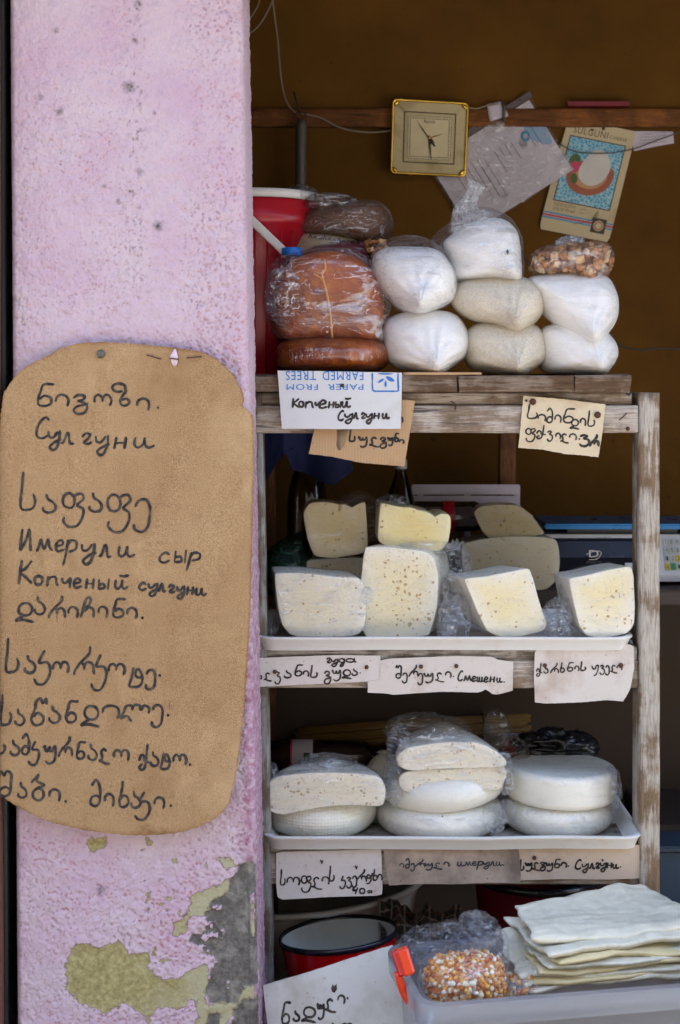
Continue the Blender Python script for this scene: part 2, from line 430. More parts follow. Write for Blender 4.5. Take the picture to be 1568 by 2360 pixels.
def hardboard():
    b = NB('tan_hardboard'); p = b.pos(); px = b.pos((1, 1, 1))
    n1 = b.noise(p, 9, 6, .62); n2 = b.noise(p, 40, 4, .6)
    wv = b.n('TexWave', {'Vector': b.n('Mapping', {'Vector': px, 'Rotation': (0, .7, 0)}).outputs[0], 'Scale': 130, 'Distortion': 1.2, 'Detail': 2}, wave_type='BANDS', bands_direction='X').outputs['Fac']
    wz = b.n('TexWave', {'Vector': b.n('Mapping', {'Vector': px, 'Rotation': (0, -.7, 0)}).outputs[0], 'Scale': 130, 'Distortion': 1.2, 'Detail': 2}, wave_type='BANDS', bands_direction='X').outputs['Fac']
    weave = b.math('MULTIPLY', wv, wz)
    n3 = b.noise(b.pos((1, 1, 1)), 620, 2, .6); n4 = b.noise(b.pos((1, 1, .35)), 26, 6, .7)
    c = b.mix(b.ramp(n1, [(.25, 0), (.75, 1)]), lin(160, 126, 86), lin(182, 150, 108))
    c = b.mix(b.ramp(n4, [(.50, 0), (.72, .55)]), c, lin(146, 110, 70))
    c = b.mix(b.math('MULTIPLY', weave, .40), c, lin(206, 174, 128))
    c = b.mix(b.ramp(n3, [(.40, .55), (.56, 0)]), c, lin(118, 84, 50))
    sp = b.ramp(b.n('TexVoronoi', {'Vector': p, 'Scale': 75}).outputs['Distance'], [(.05, 1), (.08, 0)])
    c = b.mix(b.math('MULTIPLY', sp, .6), c, lin(64, 46, 30))
    zl = b.n('SeparateXYZ', {0: b.n('TexCoord').outputs['Object']}).outputs[2]; zn = b.math('ADD', zl, b.math('MULTIPLY', b.noise(p, 16, 4, .6), .07))
    tide = b.ramp(b.math('MULTIPLY', b.math('ADD', zn, .5), 1.0), [(.128, .0), (.140, .75), (.1425, .75), (.146, .0)])
    c = b.mix(b.math('MULTIPLY', tide, b.ramp(n2, [(.4, .2), (.6, 1)])), c, lin(110, 74, 40))
    c = b.mix(b.ramp(b.noise(p, 3.2, 5, .65), [(.54, 0), (.70, .45)]), c, lin(214, 184, 138))
    c = b.mix(b.ramp(b.noise(p, 5.5, 6, .7), [(.56, 0), (.70, .5)]), c, lin(136, 100, 62))
    ed = b.n('Attribute', attribute_name='edge').outputs['Fac']
    c = b.mix(b.math('MULTIPLY', ed, b.ramp(n4, [(.35, .1), (.6, 1)])), c, lin(128, 86, 42))
    return b.end(b.pbsdf(base=c, rough=.62, spec=.25, normal=b.bump(b.math('ADD', weave, b.math('ADD', n3, b.math('MULTIPLY', n2, 1.5))), .45, .0006)))
MT['hardboard'] = hardboard()

def paper(name, col, stain, amt=.5, corr=0.0, rough=.6, spots=.4):
    b = NB(name); p = b.pos(); n1 = b.noise(p, 12, 6, .6); n2 = b.noise(p, 90, 4)
    c = b.mix(b.ramp(n1, [(.66-amt*.3, 0), (.86-amt*.2, 1)]), col, stain)
    c = b.mix(b.math('MULTIPLY', b.ramp(n2, [(.6, 0), (.75, 1)]), spots*.5), c, tuple(x*.6 for x in stain[:3])+(1,))
    sp = b.ramp(b.n('TexVoronoi', {'Vector': p, 'Scale': 48}).outputs['Distance'], [(.05, 1), (.10, 0)])
    c = b.mix(b.math('MULTIPLY', sp, spots), c, lin(90, 70, 50))
    h = n2
    if corr:
        w = b.n('TexWave', {'Vector': p, 'Scale': corr, 'Distortion': .4}, wave_type='BANDS', bands_direction='X').outputs['Fac']
        c = b.mix(b.math('MULTIPLY', w, .12), c, tuple(x*.7 for x in col[:3])+(1,)); h = b.math('ADD', h, w)
    return b.end(b.pbsdf(base=c, rough=rough, spec=.3, normal=b.bump(h, .3, .0006)))
MT['carton'] = paper('white_carton', lin(214, 216, 216), lin(198, 192, 180), .2, rough=.4, spots=.15)
MT['card_brown'] = paper('brown_cardboard', lin(190, 156, 116), lin(160, 124, 86), .4, corr=60)
MT['card_cream'] = paper('cream_card', lin(216, 200, 168), lin(186, 160, 120), .4, corr=0)
MT['card_white'] = paper('off_white_card', lin(216, 208, 200), lin(182, 164, 146), .4)
MT['card_pink'] = paper('pale_pinkish_card', lin(214, 206, 196), lin(178, 156, 138), .45)
MT['card_stain'] = paper('stained_grey_card', lin(196, 176, 156), lin(126, 112, 98), 1.0, spots=.6)
MT['card_tan'] = paper('pale_tan_cardboard', lin(208, 188, 166), lin(176, 150, 124), .4, corr=90)
MT['card_low'] = paper('dusty_white_cardboard', lin(206, 206, 200), lin(176, 172, 160), .5, corr=0)
def ink_m(name, a, c):
    b = NB(name); p = b.pos(); n = b.noise(p, 90, 4, .6); f = b.noise(p, 700, 2)
    col = b.mix(b.ramp(b.math('ADD', b.math('MULTIPLY', n, .7), b.math('MULTIPLY', f, .35)), [(.46, 0), (.68, 1)]), a, c)
    return b.end(b.pbsdf(base=col, rough=.55, spec=.3))
MT['ink'] = ink_m('black_marker', (.008, .009, .014, 1), (.10, .08, .06, 1))
MT['ink_soft'] = ink_m('faded_black_marker', (.03, .032, .04, 1), (.11, .105, .10, 1))
MT['ink_blue'] = plain('blue_print', lin(30, 120, 200), .45)
MT['rust'] = plain('rusty_iron', lin(92, 62, 44), .8, .3, bump=.5)
MT['iron'] = plain('grey_iron', lin(104, 102, 96), .6, .6, bump=.3)
MT['blackmetal'] = plain('black_paint', (.016, .016, .018, 1), .4)
MT['brownmetal'] = plain('brown_metal', lin(104, 66, 48), .5)

def flour(name, col, grain=0.0, dark=None):
    b = NB(name); p = b.pos(); 
    n1 = b.noise(p, 14, 4); base = b.mix(b.ramp(n1, [(.3, 0), (.7, 1)]), col, tuple(min(.92, c*1.05) for c in col[:3])+(1,))
    crease = b.noise(b.pos((1, 1, 3.2)), 26, 5, .6, 1.2); fine = b.noise(b.pos((.6, 1, 4)), 130, 4, .6, 1.0)
    cb = b.bump(b.math('ADD', crease, b.math('MULTIPLY', fine, .35)), .55, .006)
    if grain:
        v = b.n('TexVoronoi', {'Vector': p, 'Scale': grain}); 
        base = b.mix(b.ramp(v.outputs['Color'], [(.1, 0), (.9, 1)]), dark, col)
        sp = b.ramp(b.n('TexVoronoi', {'Vector': p, 'Scale': grain*.10}).outputs['Distance'], [(.06, 1), (.1, 0)])
        base = b.mix(b.math('MULTIPLY', sp, .7), base, lin(110, 84, 54))
        nb = b.bump(v.outputs['Distance'], .5, .0015)
        return b.end(b.pbsdf(base=base, rough=.7, normal=nb, coat=.55, coatr=.2, coatn=cb, spec=.3))
    return b.end(b.pbsdf(base=base, rough=.65, normal=b.bump(b.math('ADD', crease, b.math('MULTIPLY', fine, .2)), .35, .006), coat=.6, coatr=.2, coatn=cb, sss=.15, spec=.3))
MT['flour'] = flour('white_flour_in_bag', (.88, .865, .83, 1))
MT['grits'] = flour('maize_grits', (.82, .78, .68, 1), 760, lin(206, 190, 158))

def cheese(name, col, mid, hole=1.0, hs=55, holec=lin(190, 154, 94), rough=.42, weave=0.0):
    b = NB(name); p = b.pos(); n1 = b.noise(p, 11, 4); n2 = b.noise(p, 160, 4)
    core = b.n('Attribute', attribute_name='core').outputs['Fac']
    base = b.mix(b.math('MULTIPLY', b.math('ADD', b.math('MULTIPLY', b.ramp(n1, [(.35, 0), (.68, 1)]), .45), b.math('MULTIPLY', core, .75)), 1.0, True), col, mid)
    pd = b.n('VectorMath', {0: p, 1: b.n('VectorMath', {0: b.n('TexNoise', {'Vector': p, 'Scale': 60, 'Detail': 3}).outputs['Color'], 3: .012}, operation='SCALE').outputs[0]}, operation='ADD').outputs[0]
    h = b.math('MULTIPLY', n2, .25)
    if hole:
        v1 = b.n('TexVoronoi', {'Vector': pd, 'Scale': hs, 'Randomness': 1}); sz = b.n('SeparateColor', {0: v1.outputs['Color']}).outputs[0]
        gate = b.ramp(b.noise(p, 30, 3), [(.40, 0), (.56, 1)])
        rad = b.math('MULTIPLY', b.math('MULTIPLY', b.math('POWER', sz, 2.0), .46*hole), gate)
        m1 = b.ramp(b.math('SUBTRACT', rad, v1.outputs['Distance']), [(.0, 0), (.05, 1)])
        v2 = b.n('TexVoronoi', {'Vector': pd, 'Scale': hs*2.6, 'Randomness': 1}); sz2 = b.n('SeparateColor', {0: v2.outputs['Color']}).outputs[1]
        m2 = b.ramp(b.math('SUBTRACT', b.math('MULTIPLY', b.math('POWER', sz2, 3), .33*hole), v2.outputs['Distance']), [(.0, 0), (.06, 1)])
        m = b.math('MAXIMUM', m1, b.math('MULTIPLY', m2, .8))
        base = b.mix(b.math('MULTIPLY', m, .85), base, holec)
        h = b.math('SUBTRACT', h, b.math('MULTIPLY', m, 2.6))
    if weave:
        wx = b.n('TexWave', {'Vector': p, 'Scale': weave, 'Distortion': .6}, wave_type='BANDS', bands_direction='X').outputs['Fac']
        wz = b.n('TexWave', {'Vector': p, 'Scale': weave, 'Distortion': .6}, wave_type='BANDS', bands_direction='Z').outputs['Fac']
        wy = b.n('TexWave', {'Vector': p, 'Scale': weave, 'Distortion': .6}, wave_type='BANDS', bands_direction='Y').outputs['Fac']
        h = b.math('ADD', h, b.math('MULTIPLY', b.math('ADD', wx, b.math('ADD', wz, wy)), .18))
    return b.end(b.pbsdf(base=base, rough=rough, spec=.4, sss=.25, normal=b.bump(h, .9, .0022)))
MT['ch_white'] = cheese('white_cheese', (.86, .83, .72, 1), (.82, .74, .50, 1), 1.0, 130)
MT['ch_yellow'] = cheese('yellow_cheese', (.80, .74, .46, 1), (.76, .60, .20, 1), .9, 140)
MT['ch_aged_shaded'] = cheese('aged_cheese_shaded', (.46, .39, .24, 1), (.42, .33, .14, 1), 1.0, 140, lin(140, 108, 56))  # aged tone, with the shade of the deep shelf put into the colour
MT['ch_shaded'] = cheese('shaded_cream_cheese', (.62, .58, .44, 1), (.58, .52, .34, 1), 1.0, 130)  # pale cheese darkened in colour for the shade at the back
MT['ch_holes'] = cheese('holey_cheese', (.86, .83, .72, 1), (.82, .71, .40, 1), 1.05, 140)
MT['ch_fine'] = cheese('fine_pored_cheese', (.85, .80, .66, 1), (.82, .75, .56, 1), 1.1, 170, lin(186, 152, 98))
MT['ch_smooth'] = cheese('smooth_white_cheese', (.86, .84, .74, 1), (.84, .81, .66, 1), 0, 50)
MT['ch_weave'] = cheese('cloth_marked_cheese', (.84, .82, .71, 1), (.80, .77, .62, 1), 0, 50, weave=55)
def smoked():
    b = NB('smoked_cheese_crust'); p = b.pos(); n1 = b.noise(p, 9, 5, .6); n2 = b.noise(p, 60, 5, .7)
    c = b.mix(b.ramp(n1, [(.3, 0), (.7, 1)]), lin(92, 32, 5), lin(156, 70, 8))
    c = b.mix(b.ramp(n2, [(.46, 0), (.66, .75)]), c, lin(184, 104, 22))
    return b.end(b.pbsdf(base=c, rough=.34, spec=.5, coat=.5, coatr=.15, normal=b.bump(n2, .3, .002)))
MT['smoked'] = smoked()
MT['crease'] = plain('pale_crust_seam', lin(206, 140, 76), .5)

def film(name, tint=(1, 1, 1, 1), haze=.10, gl=.30, rough=.14, hz=(.86, .89, .93, 1), scale=34, stretch=(1, 1, 2.6), edge=.55, base=.03):
    """thin crinkled plastic: mostly see-through, highlight streaks painted on by noise masks"""
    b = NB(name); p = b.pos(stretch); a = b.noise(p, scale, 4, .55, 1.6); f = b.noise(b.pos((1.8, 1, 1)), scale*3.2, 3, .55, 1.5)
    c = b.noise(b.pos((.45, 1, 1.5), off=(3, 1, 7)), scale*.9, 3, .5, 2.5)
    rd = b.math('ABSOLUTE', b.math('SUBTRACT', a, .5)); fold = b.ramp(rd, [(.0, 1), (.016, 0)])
    pl = b.ramp(c, [(.56, 0), (.66, 1)])  # noise patches painted in as highlights: extra gloss and pale haze
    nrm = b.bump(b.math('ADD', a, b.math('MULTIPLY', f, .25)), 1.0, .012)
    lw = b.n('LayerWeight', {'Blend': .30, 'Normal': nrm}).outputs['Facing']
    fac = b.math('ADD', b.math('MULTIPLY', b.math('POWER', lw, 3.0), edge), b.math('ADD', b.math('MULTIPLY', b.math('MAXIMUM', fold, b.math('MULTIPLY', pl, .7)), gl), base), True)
    tr = b.n('BsdfTransparent', {'Color': tint})
    go = b.n('BsdfGlossy', {'Color': (.95, .97, 1, 1), 'Roughness': rough, 'Normal': nrm})
    df = b.n('BsdfDiffuse', {'Color': hz}); tl = b.n('BsdfTranslucent', {'Color': hz})
    dd = b.n('MixShader', {0: .45, 1: df, 2: tl})
    m1 = b.n('MixShader', {0: fac, 1: tr, 2: go})
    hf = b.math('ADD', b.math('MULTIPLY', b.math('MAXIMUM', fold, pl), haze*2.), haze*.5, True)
    m2 = b.n('MixShader', {0: hf, 1: m1, 2: dd})
    return b.end(m2)
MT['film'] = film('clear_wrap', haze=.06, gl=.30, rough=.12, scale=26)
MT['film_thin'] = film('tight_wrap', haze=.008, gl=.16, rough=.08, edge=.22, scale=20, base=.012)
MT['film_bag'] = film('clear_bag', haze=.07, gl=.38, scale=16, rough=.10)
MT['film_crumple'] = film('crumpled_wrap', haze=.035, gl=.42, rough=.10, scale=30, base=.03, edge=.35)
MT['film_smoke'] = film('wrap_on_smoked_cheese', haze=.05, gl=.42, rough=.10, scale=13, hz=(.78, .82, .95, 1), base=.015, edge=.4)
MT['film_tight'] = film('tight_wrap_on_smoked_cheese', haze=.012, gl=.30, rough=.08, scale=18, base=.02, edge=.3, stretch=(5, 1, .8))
MT['film_neck'] = film('gathered_bag_plastic', haze=.42, gl=.5, rough=.12, scale=30, base=.06, stretch=(2.5, 1, .7))
MT['film_dark'] = film('grey_bag', tint=(.86, .87, .90, 1), haze=.04, gl=.35, scale=22, hz=(.40, .44, .48, 1))
MT['film_green'] = film('green_bag_film', tint=(.08, .22, .13, 1), haze=.35, gl=.2, scale=20, hz=(.04, .13, .07, 1))
MT['film_brown'] = film('brownish_bag_film', tint=(.85, .8, .75, 1), haze=.06, gl=.45, scale=18)
MT['black_bag'] = plain('black_plastic_bag', (.010, .010, .012, 1), .28, bump=.3, bs=80)
MT['seed'] = flour('brown_flax_seed', lin(122, 84, 58), 500, lin(92, 60, 40))
def tray_m():
    b = NB('white_plastic_tray'); p = b.pos(); n = b.noise(p, 12, 5); g = b.noise(p, 60, 4)
    c = b.mix(b.ramp(n, [(.55, 0), (.8, .6)]), (.80, .80, .77, 1), lin(206, 188, 158))
    return b.end(b.pbsdf(base=c, rough=.28, spec=.5, normal=b.bump(g, .05, .001)))
MT['tray'] = tray_m()
MT['red_plastic'] = plain('red_plastic', lin(176, 14, 34), .32, var=.2)
MT['dark_red'] = plain('dark_red_plastic', lin(120, 22, 40), .4)
MT['white_plastic'] = plain('white_plastic', lin(214, 210, 204), .4)
MT['blue_plastic'] = plain('blue_plastic', lin(28, 120, 214), .35)
MT['blue_cloth'] = plain('dark_blue_cloth', lin(24, 34, 84), .8, bump=.4)
MT['pan_red'] = plain('red_enamel', lin(196, 10, 14), .18, coat=.5)
MT['pan_white'] = plain('white_enamel', lin(206, 212, 208), .22)
MT['pan_black'] = plain('black_enamel_rim', (.012, .013, .018, 1), .22)
MT['orange'] = plain('orange_plastic', lin(232, 62, 14), .3)
MT['gold'] = plain('brass_gilt', lin(240, 200, 90), .25, 1.0, var=.3)
MT['clock_case'] = paper('aged_clock_plate', lin(206, 192, 148), lin(160, 138, 96), .4, rough=.35)
MT['clock_dial'] = plain('cream_dial', lin(226, 214, 172), .4)
MT['clock_line'] = plain('brown_print', lin(64, 54, 40), .5)
def box_m():
    b = NB('milky_plastic'); n = b.noise(b.pos(), 30, 4)
    tr = b.n('BsdfTransparent', {'Color': (.93, .95, .97, 1)}); df = b.n('BsdfDiffuse', {'Color': (.78, .82, .88, 1)}); tl = b.n('BsdfTranslucent', {'Color': (.8, .84, .9, 1)})
    d = b.n('MixShader', {0: .5, 1: df, 2: tl}); m = b.n('MixShader', {0: .36, 1: tr, 2: d})
    g = b.n('BsdfGlossy', {'Color': (1, 1, 1, 1), 'Roughness': .25, 'Normal': b.bump(n, .1, .002)})
    fr = b.n('Fresnel', {'IOR': 1.45})
    return b.end(b.n('MixShader', {0: fr, 1: m, 2: g}))
MT['milky'] = box_m()
def glass_m(name, tint):
    b = NB(name); tr = b.n('BsdfTransparent', {'Color': tint}); g = b.n('BsdfGlossy', {'Color': (1, 1, 1, 1), 'Roughness': .08})
    fr = b.n('Fresnel', {'IOR': 1.5}); return b.end(b.n('MixShader', {0: fr, 1: tr, 2: g}))
MT['glass'] = glass_m('clear_bottle', (.86, .88, .88, 1))
MT['glass_brown'] = glass_m('dim_bottle', (.62, .56, .52, 1))
MT['liquid'] = plain('brown_liquid', lin(96, 66, 58), .3)
def dough():
    b = NB('dough_sheet'); p = b.pos(); n = b.noise(b.pos((1, 1, 1)), 24, 5, .6, 1.5); n2 = b.noise(p, 90, 4)
    c = b.mix(b.ramp(n, [(.3, 0), (.7, 1)]), (.58, .55, .43, 1), (.74, .70, .56, 1))
    return b.end(b.pbsdf(base=c, rough=.5, spec=.4, coat=.35, coatr=.22, coatn=b.bump(n, .5, .006), normal=b.bump(n2, .3, .002)))
MT['dough'] = dough()
MT['dough_edge'] = plain('folded_dough', lin(222, 204, 156), .6, bump=.3)
def kern(name, cols, rough=.35):
    b = NB(name); g = b.n('NewGeometry').outputs['Random Per Island']
    c = b.ramp(g, [((i+.0)/len(cols), c) for i, c in enumerate(cols)], 'CONSTANT'); n = b.noise(b.pos(), 200, 3)
    return b.end(b.pbsdf(base=c, rough=rough, normal=b.bump(n, .3, .001), coat=.2))
MT['corn'] = kern('maize_kernels', [lin(224, 152, 40), lin(236, 220, 180), lin(206, 120, 28), lin(236, 178, 70), lin(240, 232, 210), lin(190, 96, 36)])
MT['walnut'] = kern('walnut_pieces', [lin(170, 116, 66), lin(206, 164, 112), lin(140, 88, 48), lin(222, 190, 150), lin(186, 132, 80)], .55)
MT['straw'] = kern('dry_reed', [lin(112, 84, 36), lin(130, 100, 44), lin(92, 66, 28)], .7)
def plaid():
    b = NB('dark_plaid_cloth'); u = b.n('Attribute', attribute_name='uvw').outputs['Vector']; sp = b.n('SeparateXYZ', {0: u})
    def stripes(s, per, w, off): 
        f = b.math('FRACT', b.math('ADD', b.math('MULTIPLY', s, per), off)); return b.math('LESS_THAN', f, w)
    x, y = sp.outputs[0], sp.outputs[1]
    c = b.mix(b.math('MULTIPLY', b.math('MAXIMUM', stripes(x, 5, .14, 0), stripes(y, 5, .14, .3)), .8), (.020, .019, .020, 1), lin(150, 138, 126))
    c = b.mix(b.math('MULTIPLY', b.math('MAXIMUM', stripes(x, 5, .04, .5), stripes(y, 5, .04, .8)), .7), c, lin(150, 80, 40))
    return b.end(b.pbsdf(base=c, rough=.85, sheen=.2))
MT['plaid'] = plaid()
MT['scale_body'] = plain('pale_grey_plastic', lin(206, 210, 216), .5)
MT['scale_dark'] = plain('dark_display', (.010, .011, .018, 1), .6, spec=.1)
MT['scale_blue'] = plain('blue_metal_plate', lin(36, 110, 170), .3, .5)
MT['key'] = plain('pale_key', lin(190, 196, 188), .5)
MT['key_green'] = plain('green_key', lin(60, 150, 90), .5)
MT['key_yellow'] = plain('yellow_key', lin(210, 190, 50), .5)
MT['blue_panel'] = plain('blue_grey_paint', lin(56, 80, 100), .5)
MT['counter'] = plain('dark_counter_board', lin(66, 56, 50), .6)
MT['asphalt'] = plain('pale_street', (.20, .19, .18, 1), .9, bump=.4, bs=60)
MT['doc'] = paper('white_paper', lin(206, 200, 214), lin(188, 180, 190), .2, spots=.05)
MT['print_grey'] = plain('grey_print', lin(96, 92, 100), .6)
MT['print_pale'] = plain('pale_blue_print', lin(138, 170, 206), .5)
MT['print_blue'] = plain('sky_blue_print', lin(70, 160, 200), .5)
MT['print_white'] = plain('white_print', lin(214, 214, 210), .5)
MT['print_pink'] = plain('pink_print', lin(206, 62, 110), .5)
MT['print_red'] = plain('brick_print', lin(168, 92, 62), .5)
MT['print_tan'] = plain('tan_print', lin(196, 152, 106), .5)
MT['print_green'] = plain('green_print', lin(70, 100, 50), .5)
MT['print_brown'] = plain('brown_serif_print', lin(80, 66, 52), .5)
def lace():
    b = NB('lace_print'); p = b.pos(); v = b.n('TexVoronoi', {'Vector': p, 'Scale': 130}, feature='DISTANCE_TO_EDGE').outputs['Distance']
    n = b.noise(p, 120, 3)
    c = b.mix(b.ramp(b.math('ADD', v, b.math('MULTIPLY', n, .3)), [(.24, 1), (.30, 0)]), lin(62, 158, 200), lin(160, 206, 220))
    return b.end(b.pbsdf(base=c, rough=.4))
MT['lace'] = lace()
MT['poster'] = paper('cream_poster', lin(206, 192, 156), lin(176, 154, 112), .35, rough=.4, spots=.2)
MT['fly'] = plain('black_fly', (.012, .012, .014, 1), .3)
MT['wire_white'] = plain('white_cable', lin(150, 136, 116), .6)
MT['wire_dark'] = plain('dark_cable', (.02, .02, .022, 1), .4)
MT['label_white'] = plain('white_label', lin(206, 200, 214), .4)
# ------------------------------------------------------------------ the setting
g = bpy.data.meshes.new('ground'); g.from_pydata([(-200, -200, 0), (200, -200, 0), (200, 200, 0), (-200, 200, 0)], [], [(0, 1, 2, 3)]); g.materials.append(MT['asphalt'])
go = bpy.data.objects.new('ground', g); C.objects.link(go); go['kind'] = 'structure'

fc = thing('sky_blocking_building', (0, -8.2, 0), 'unseen dull brown building added across the street to block low sky', 'building')  # added out of view to block low sky and deepen the interior shade
obj('wall', *boxg(-16, 16, -8.6, -8.2, 0, 7.2, .01), plain('dull_brown_render', (.095, .088, .080, 1), .9, bump=.4, bs=40), fc)
obj('roof', *boxg(-16.3, 16.3, -8.9, -7.8, 7.202, 7.4, .01), plain('grey_roofing', (.09, .085, .08, 1), .8), fc)
for i_ in range(10):
    for z_ in (1.0, 3.4): obj('window', *boxg(-14.4+i_*3, -13.2+i_*3, -8.198, -8.15, z_, z_+1.6, .01), plain('dark_window_glass', (.02, .022, .026, 1), .1) if (i_, z_) == (0, 1.0) else bpy.data.materials['dark_window_glass'], fc)

YB = 0.86   # back wall plane
bw = thing('kiosk_back_wall', (0.6, YB, 0), 'brown hardboard back wall of the kiosk behind the shelves', 'wall')
obj('board', *boxg(-0.26, 1.62, YB, YB+.03, 0, 2.62, .002), MT['wall'], bw)
bz = ZV(271, YB-.02)
obj('batten', *beam((XV(560, YB-.02), YB-.011, bz), (1.6, YB-.011, bz), (0, .010, 0), (0, 0, 21*K(YB-.02)), 60, .002, .0008, 3), MT['wood_brown'], bw)
obj('dark_batten', *beam((1.05, YB-.012, 2.6), (1.05, YB-.012, 0), (.03, 0, 0), (0, .011, 0), 20), MT['wood_brown_z'], bw)
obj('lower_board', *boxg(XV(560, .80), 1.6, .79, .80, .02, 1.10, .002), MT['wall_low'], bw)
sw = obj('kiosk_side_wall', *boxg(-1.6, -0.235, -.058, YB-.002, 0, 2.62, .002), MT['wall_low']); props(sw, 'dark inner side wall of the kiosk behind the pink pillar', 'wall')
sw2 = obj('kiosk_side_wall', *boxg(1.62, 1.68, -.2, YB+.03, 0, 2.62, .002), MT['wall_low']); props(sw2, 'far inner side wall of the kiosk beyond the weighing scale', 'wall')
rf = thing('kiosk_roof', (.5, 0, 2.62), 'flat kiosk roof with a front fascia shading the stall', 'roof')
obj('roof_slab', *boxg(-1.6, 2.2, -.46, 1.6, 2.622, 2.70, .004), MT['ceiling'], rf)
obj('fascia', *boxg(-1.6, 2.2, -.50, -.462, 2.50, 2.72, .004), MT['ceiling'], rf)

# pink rendered pillar, real relief: pits, peeled paint layers
def sdist(P, poly):
    poly = np.asarray(poly, float); d = np.full(len(P), 1e9); ins = np.zeros(len(P), bool)
    n = len(poly)
    for i in range(n):
        a = poly[i]; b = poly[(i+1) % n]; e = b-a; w = P-a
        t = np.clip((w@e)/max(1e-9, e@e), 0, 1); q = w-t[:, None]*e; d = np.minimum(d, (q*q).sum(1))
        c1 = (a[1] <= P[:, 1]) != (b[1] <= P[:, 1]); dy = e[1] if abs(e[1]) > 1e-9 else 1e-9
        xi = a[0]+(P[:, 1]-a[1])/dy*e[0]; ins ^= c1 & (P[:, 0] < xi)
    d = np.sqrt(d); return np.where(ins, d, -d)
def worley(P, s=0):
    f = np.floor(P).astype(np.int64); best = np.full(len(P), 9.); rnd = np.zeros(len(P)); z = np.zeros(len(P), np.int64)
    for a in (-1, 0, 1):
        for b in (-1, 0, 1):
            i = f[:, 0]+a; j = f[:, 1]+b
            dx = i+_h(i, j, z, s)-P[:, 0]; dy = j+_h(i, j, z, s+1)-P[:, 1]; d = np.sqrt(dx*dx+dy*dy); m = d < best
            best = np.where(m, d, best); rnd = np.where(m, _h(i, j, z, s+2), rnd)
    return best, rnd
def pillar():
    yf, yb = -.25, -.06; r = .014
    zs = np.r_[np.linspace(0, .46, 12)[:-1], np.linspace(.46, 2.21, 940), np.linspace(2.21, 2.62, 12)[1:]]
    xl0, xr0 = XV(18, yf), XV(559, yf)      # at the top of the frame
    prof = []   # (side parameter, x fraction marker, y)
    fr = np.linspace(0, 1, 250)
    Vv = []; tag = []
    w = xr0-xl0
    pts = [(xl0, yb, 0), (xl0, (yf+yb)/2, 0), (xl0, yf+.02, 0), (xl0+.004, yf+.004, 0)]
    pts += [(xl0+.01+(w-r-.01)*t, yf, 1) for t in fr]
    pts += [(xr0-r+r*math.sin(a), yf+r-r*math.cos(a), 2) for a in np.linspace(0, math.pi/2, 9)[1:]]
    pts += [(xr0, yf+r+(yb-yf-r)*t, 3) for t in np.linspace(0, 1, 40)[1:]]
    P0 = np.array(pts); nn = len(P0)
    X = np.tile(P0[:, 0], (len(zs), 1)); Y = np.tile(P0[:, 1], (len(zs), 1)); Z = np.repeat(zs[:, None], nn, 1)
    ztop = ZV(0, yf); fx = np.clip((X-xl0)/w, 0, 1)
    X = X+(ztop-Z)*(.0072+(.0165-.0072)*fx)
    kind = np.tile(P0[:, 2], (len(zs), 1)).ravel()
    Xr, Yr, Zr = X.ravel(), Y.ravel(), Z.ravel()
    k = (D+yf)/D/S; side = np.clip(Yr-yf, 0, 1)
    PX = EX+Xr/k + side/k; PY = EY-(Zr-EZ)/k           # unrolled layout coordinates
    Q = np.stack([PX, PY], 1); Q3 = np.c_[Q, np.zeros(len(Q))]
    # layers
    c3 = lambda L: [(a*.41153, 1843.7+b*.41153) for a, b in L]
    jit = 13*fbm(Q3*.03, 3, 6, .66)+9*fbm(Q3*.11, 4, 4, .6)
    yl = [[(410,820),(460,800),(540,830),(660,790),(730,850),(830,860),(830,940),(900,1010),(1000,1010),(1060,960),(1170,920),(1170,1050),(1150,1140),(1180,1200),(1120,1250),(1080,1110),(1030,1170),(960,1160),(880,1170),(830,1240),(790,1180),(700,1140),(600,1190),(500,1160),(450,1120),(380,1060),(370,920),(410,870)],
          [(960,760),(970,700),(1050,640),(1080,560),(1180,480),(1280,450),(1290,520),(1200,570),(1150,640),(1060,660),(1040,760),(990,770)],
          [(490,235),(590,220),(595,255),(530,295),(500,280)],
          [(1350,1040),(1445,1010),(1445,1125),(1350,1160),(1250,1260),(1090,1260),(1120,1190),(1200,1140)],
          [(1412,540),(1436,530),(1440,770),(1420,750)], [(785,270),(820,270),(820,295),(785,295)], [(825,225),(855,225),(850,250),(828,250)], [(1225,330),(1290,310),(1330,370),(1260,400)]]
    gl = [[(1280,520),(1290,460),(1340,360),(1420,350),(1470,380),(1490,560),(1480,740),(1490,900),(1485,1040),(1350,1060),(1330,1140),(1180,1140),(1140,1080),(1175,1000),(1175,880),(1120,820),(1060,790),(1070,740),(1130,760),(1170,700),(1150,640),(1190,570)],
          [(1360,1125),(1490,1110),(1490,1300),(1300,1300),(1310,1190)], [(1170,1195),(1235,1195),(1215,1300),(1150,1300)]]
    yd = np.full(len(Q), -99.); gd = np.full(len(Q), -99.)
    low = PY > 1880
    for p in yl: yd[low] = np.maximum(yd[low], sdist(Q[low], c3(p)))
    for p in gl: gd[low] = np.maximum(gd[low], sdist(Q[low], c3(p)))
    isl = fbm(Q3*.055, 21, 4, .6)
    gd = gd - 30*np.clip(sdist(Q, c3([(1412,540),(1436,530),(1440,770),(1420,750)]))+3, 0, 1)*low
    gd = gd - np.clip((isl-.12)*120, 0, 40)*(np.hypot(PX-505, (PY-2190)*.6) < 62)
    specks = fbm(Q3*.07, 55, 4, .6)
    yd = np.maximum(yd, np.where((PY > 1980) & (PX > 330), (specks-.47)*60, -99))
    ym = 1/(1+np.exp(-(yd+jit)/2.4)); gm = 1/(1+np.exp(-(gd+jit*.8)/2.4))
    # pits and lumps
    d1, r1 = worley(Q*np.array([.085, .10])+fbm(Q3*.05, 8, 2)[:, None]*.8, 5)
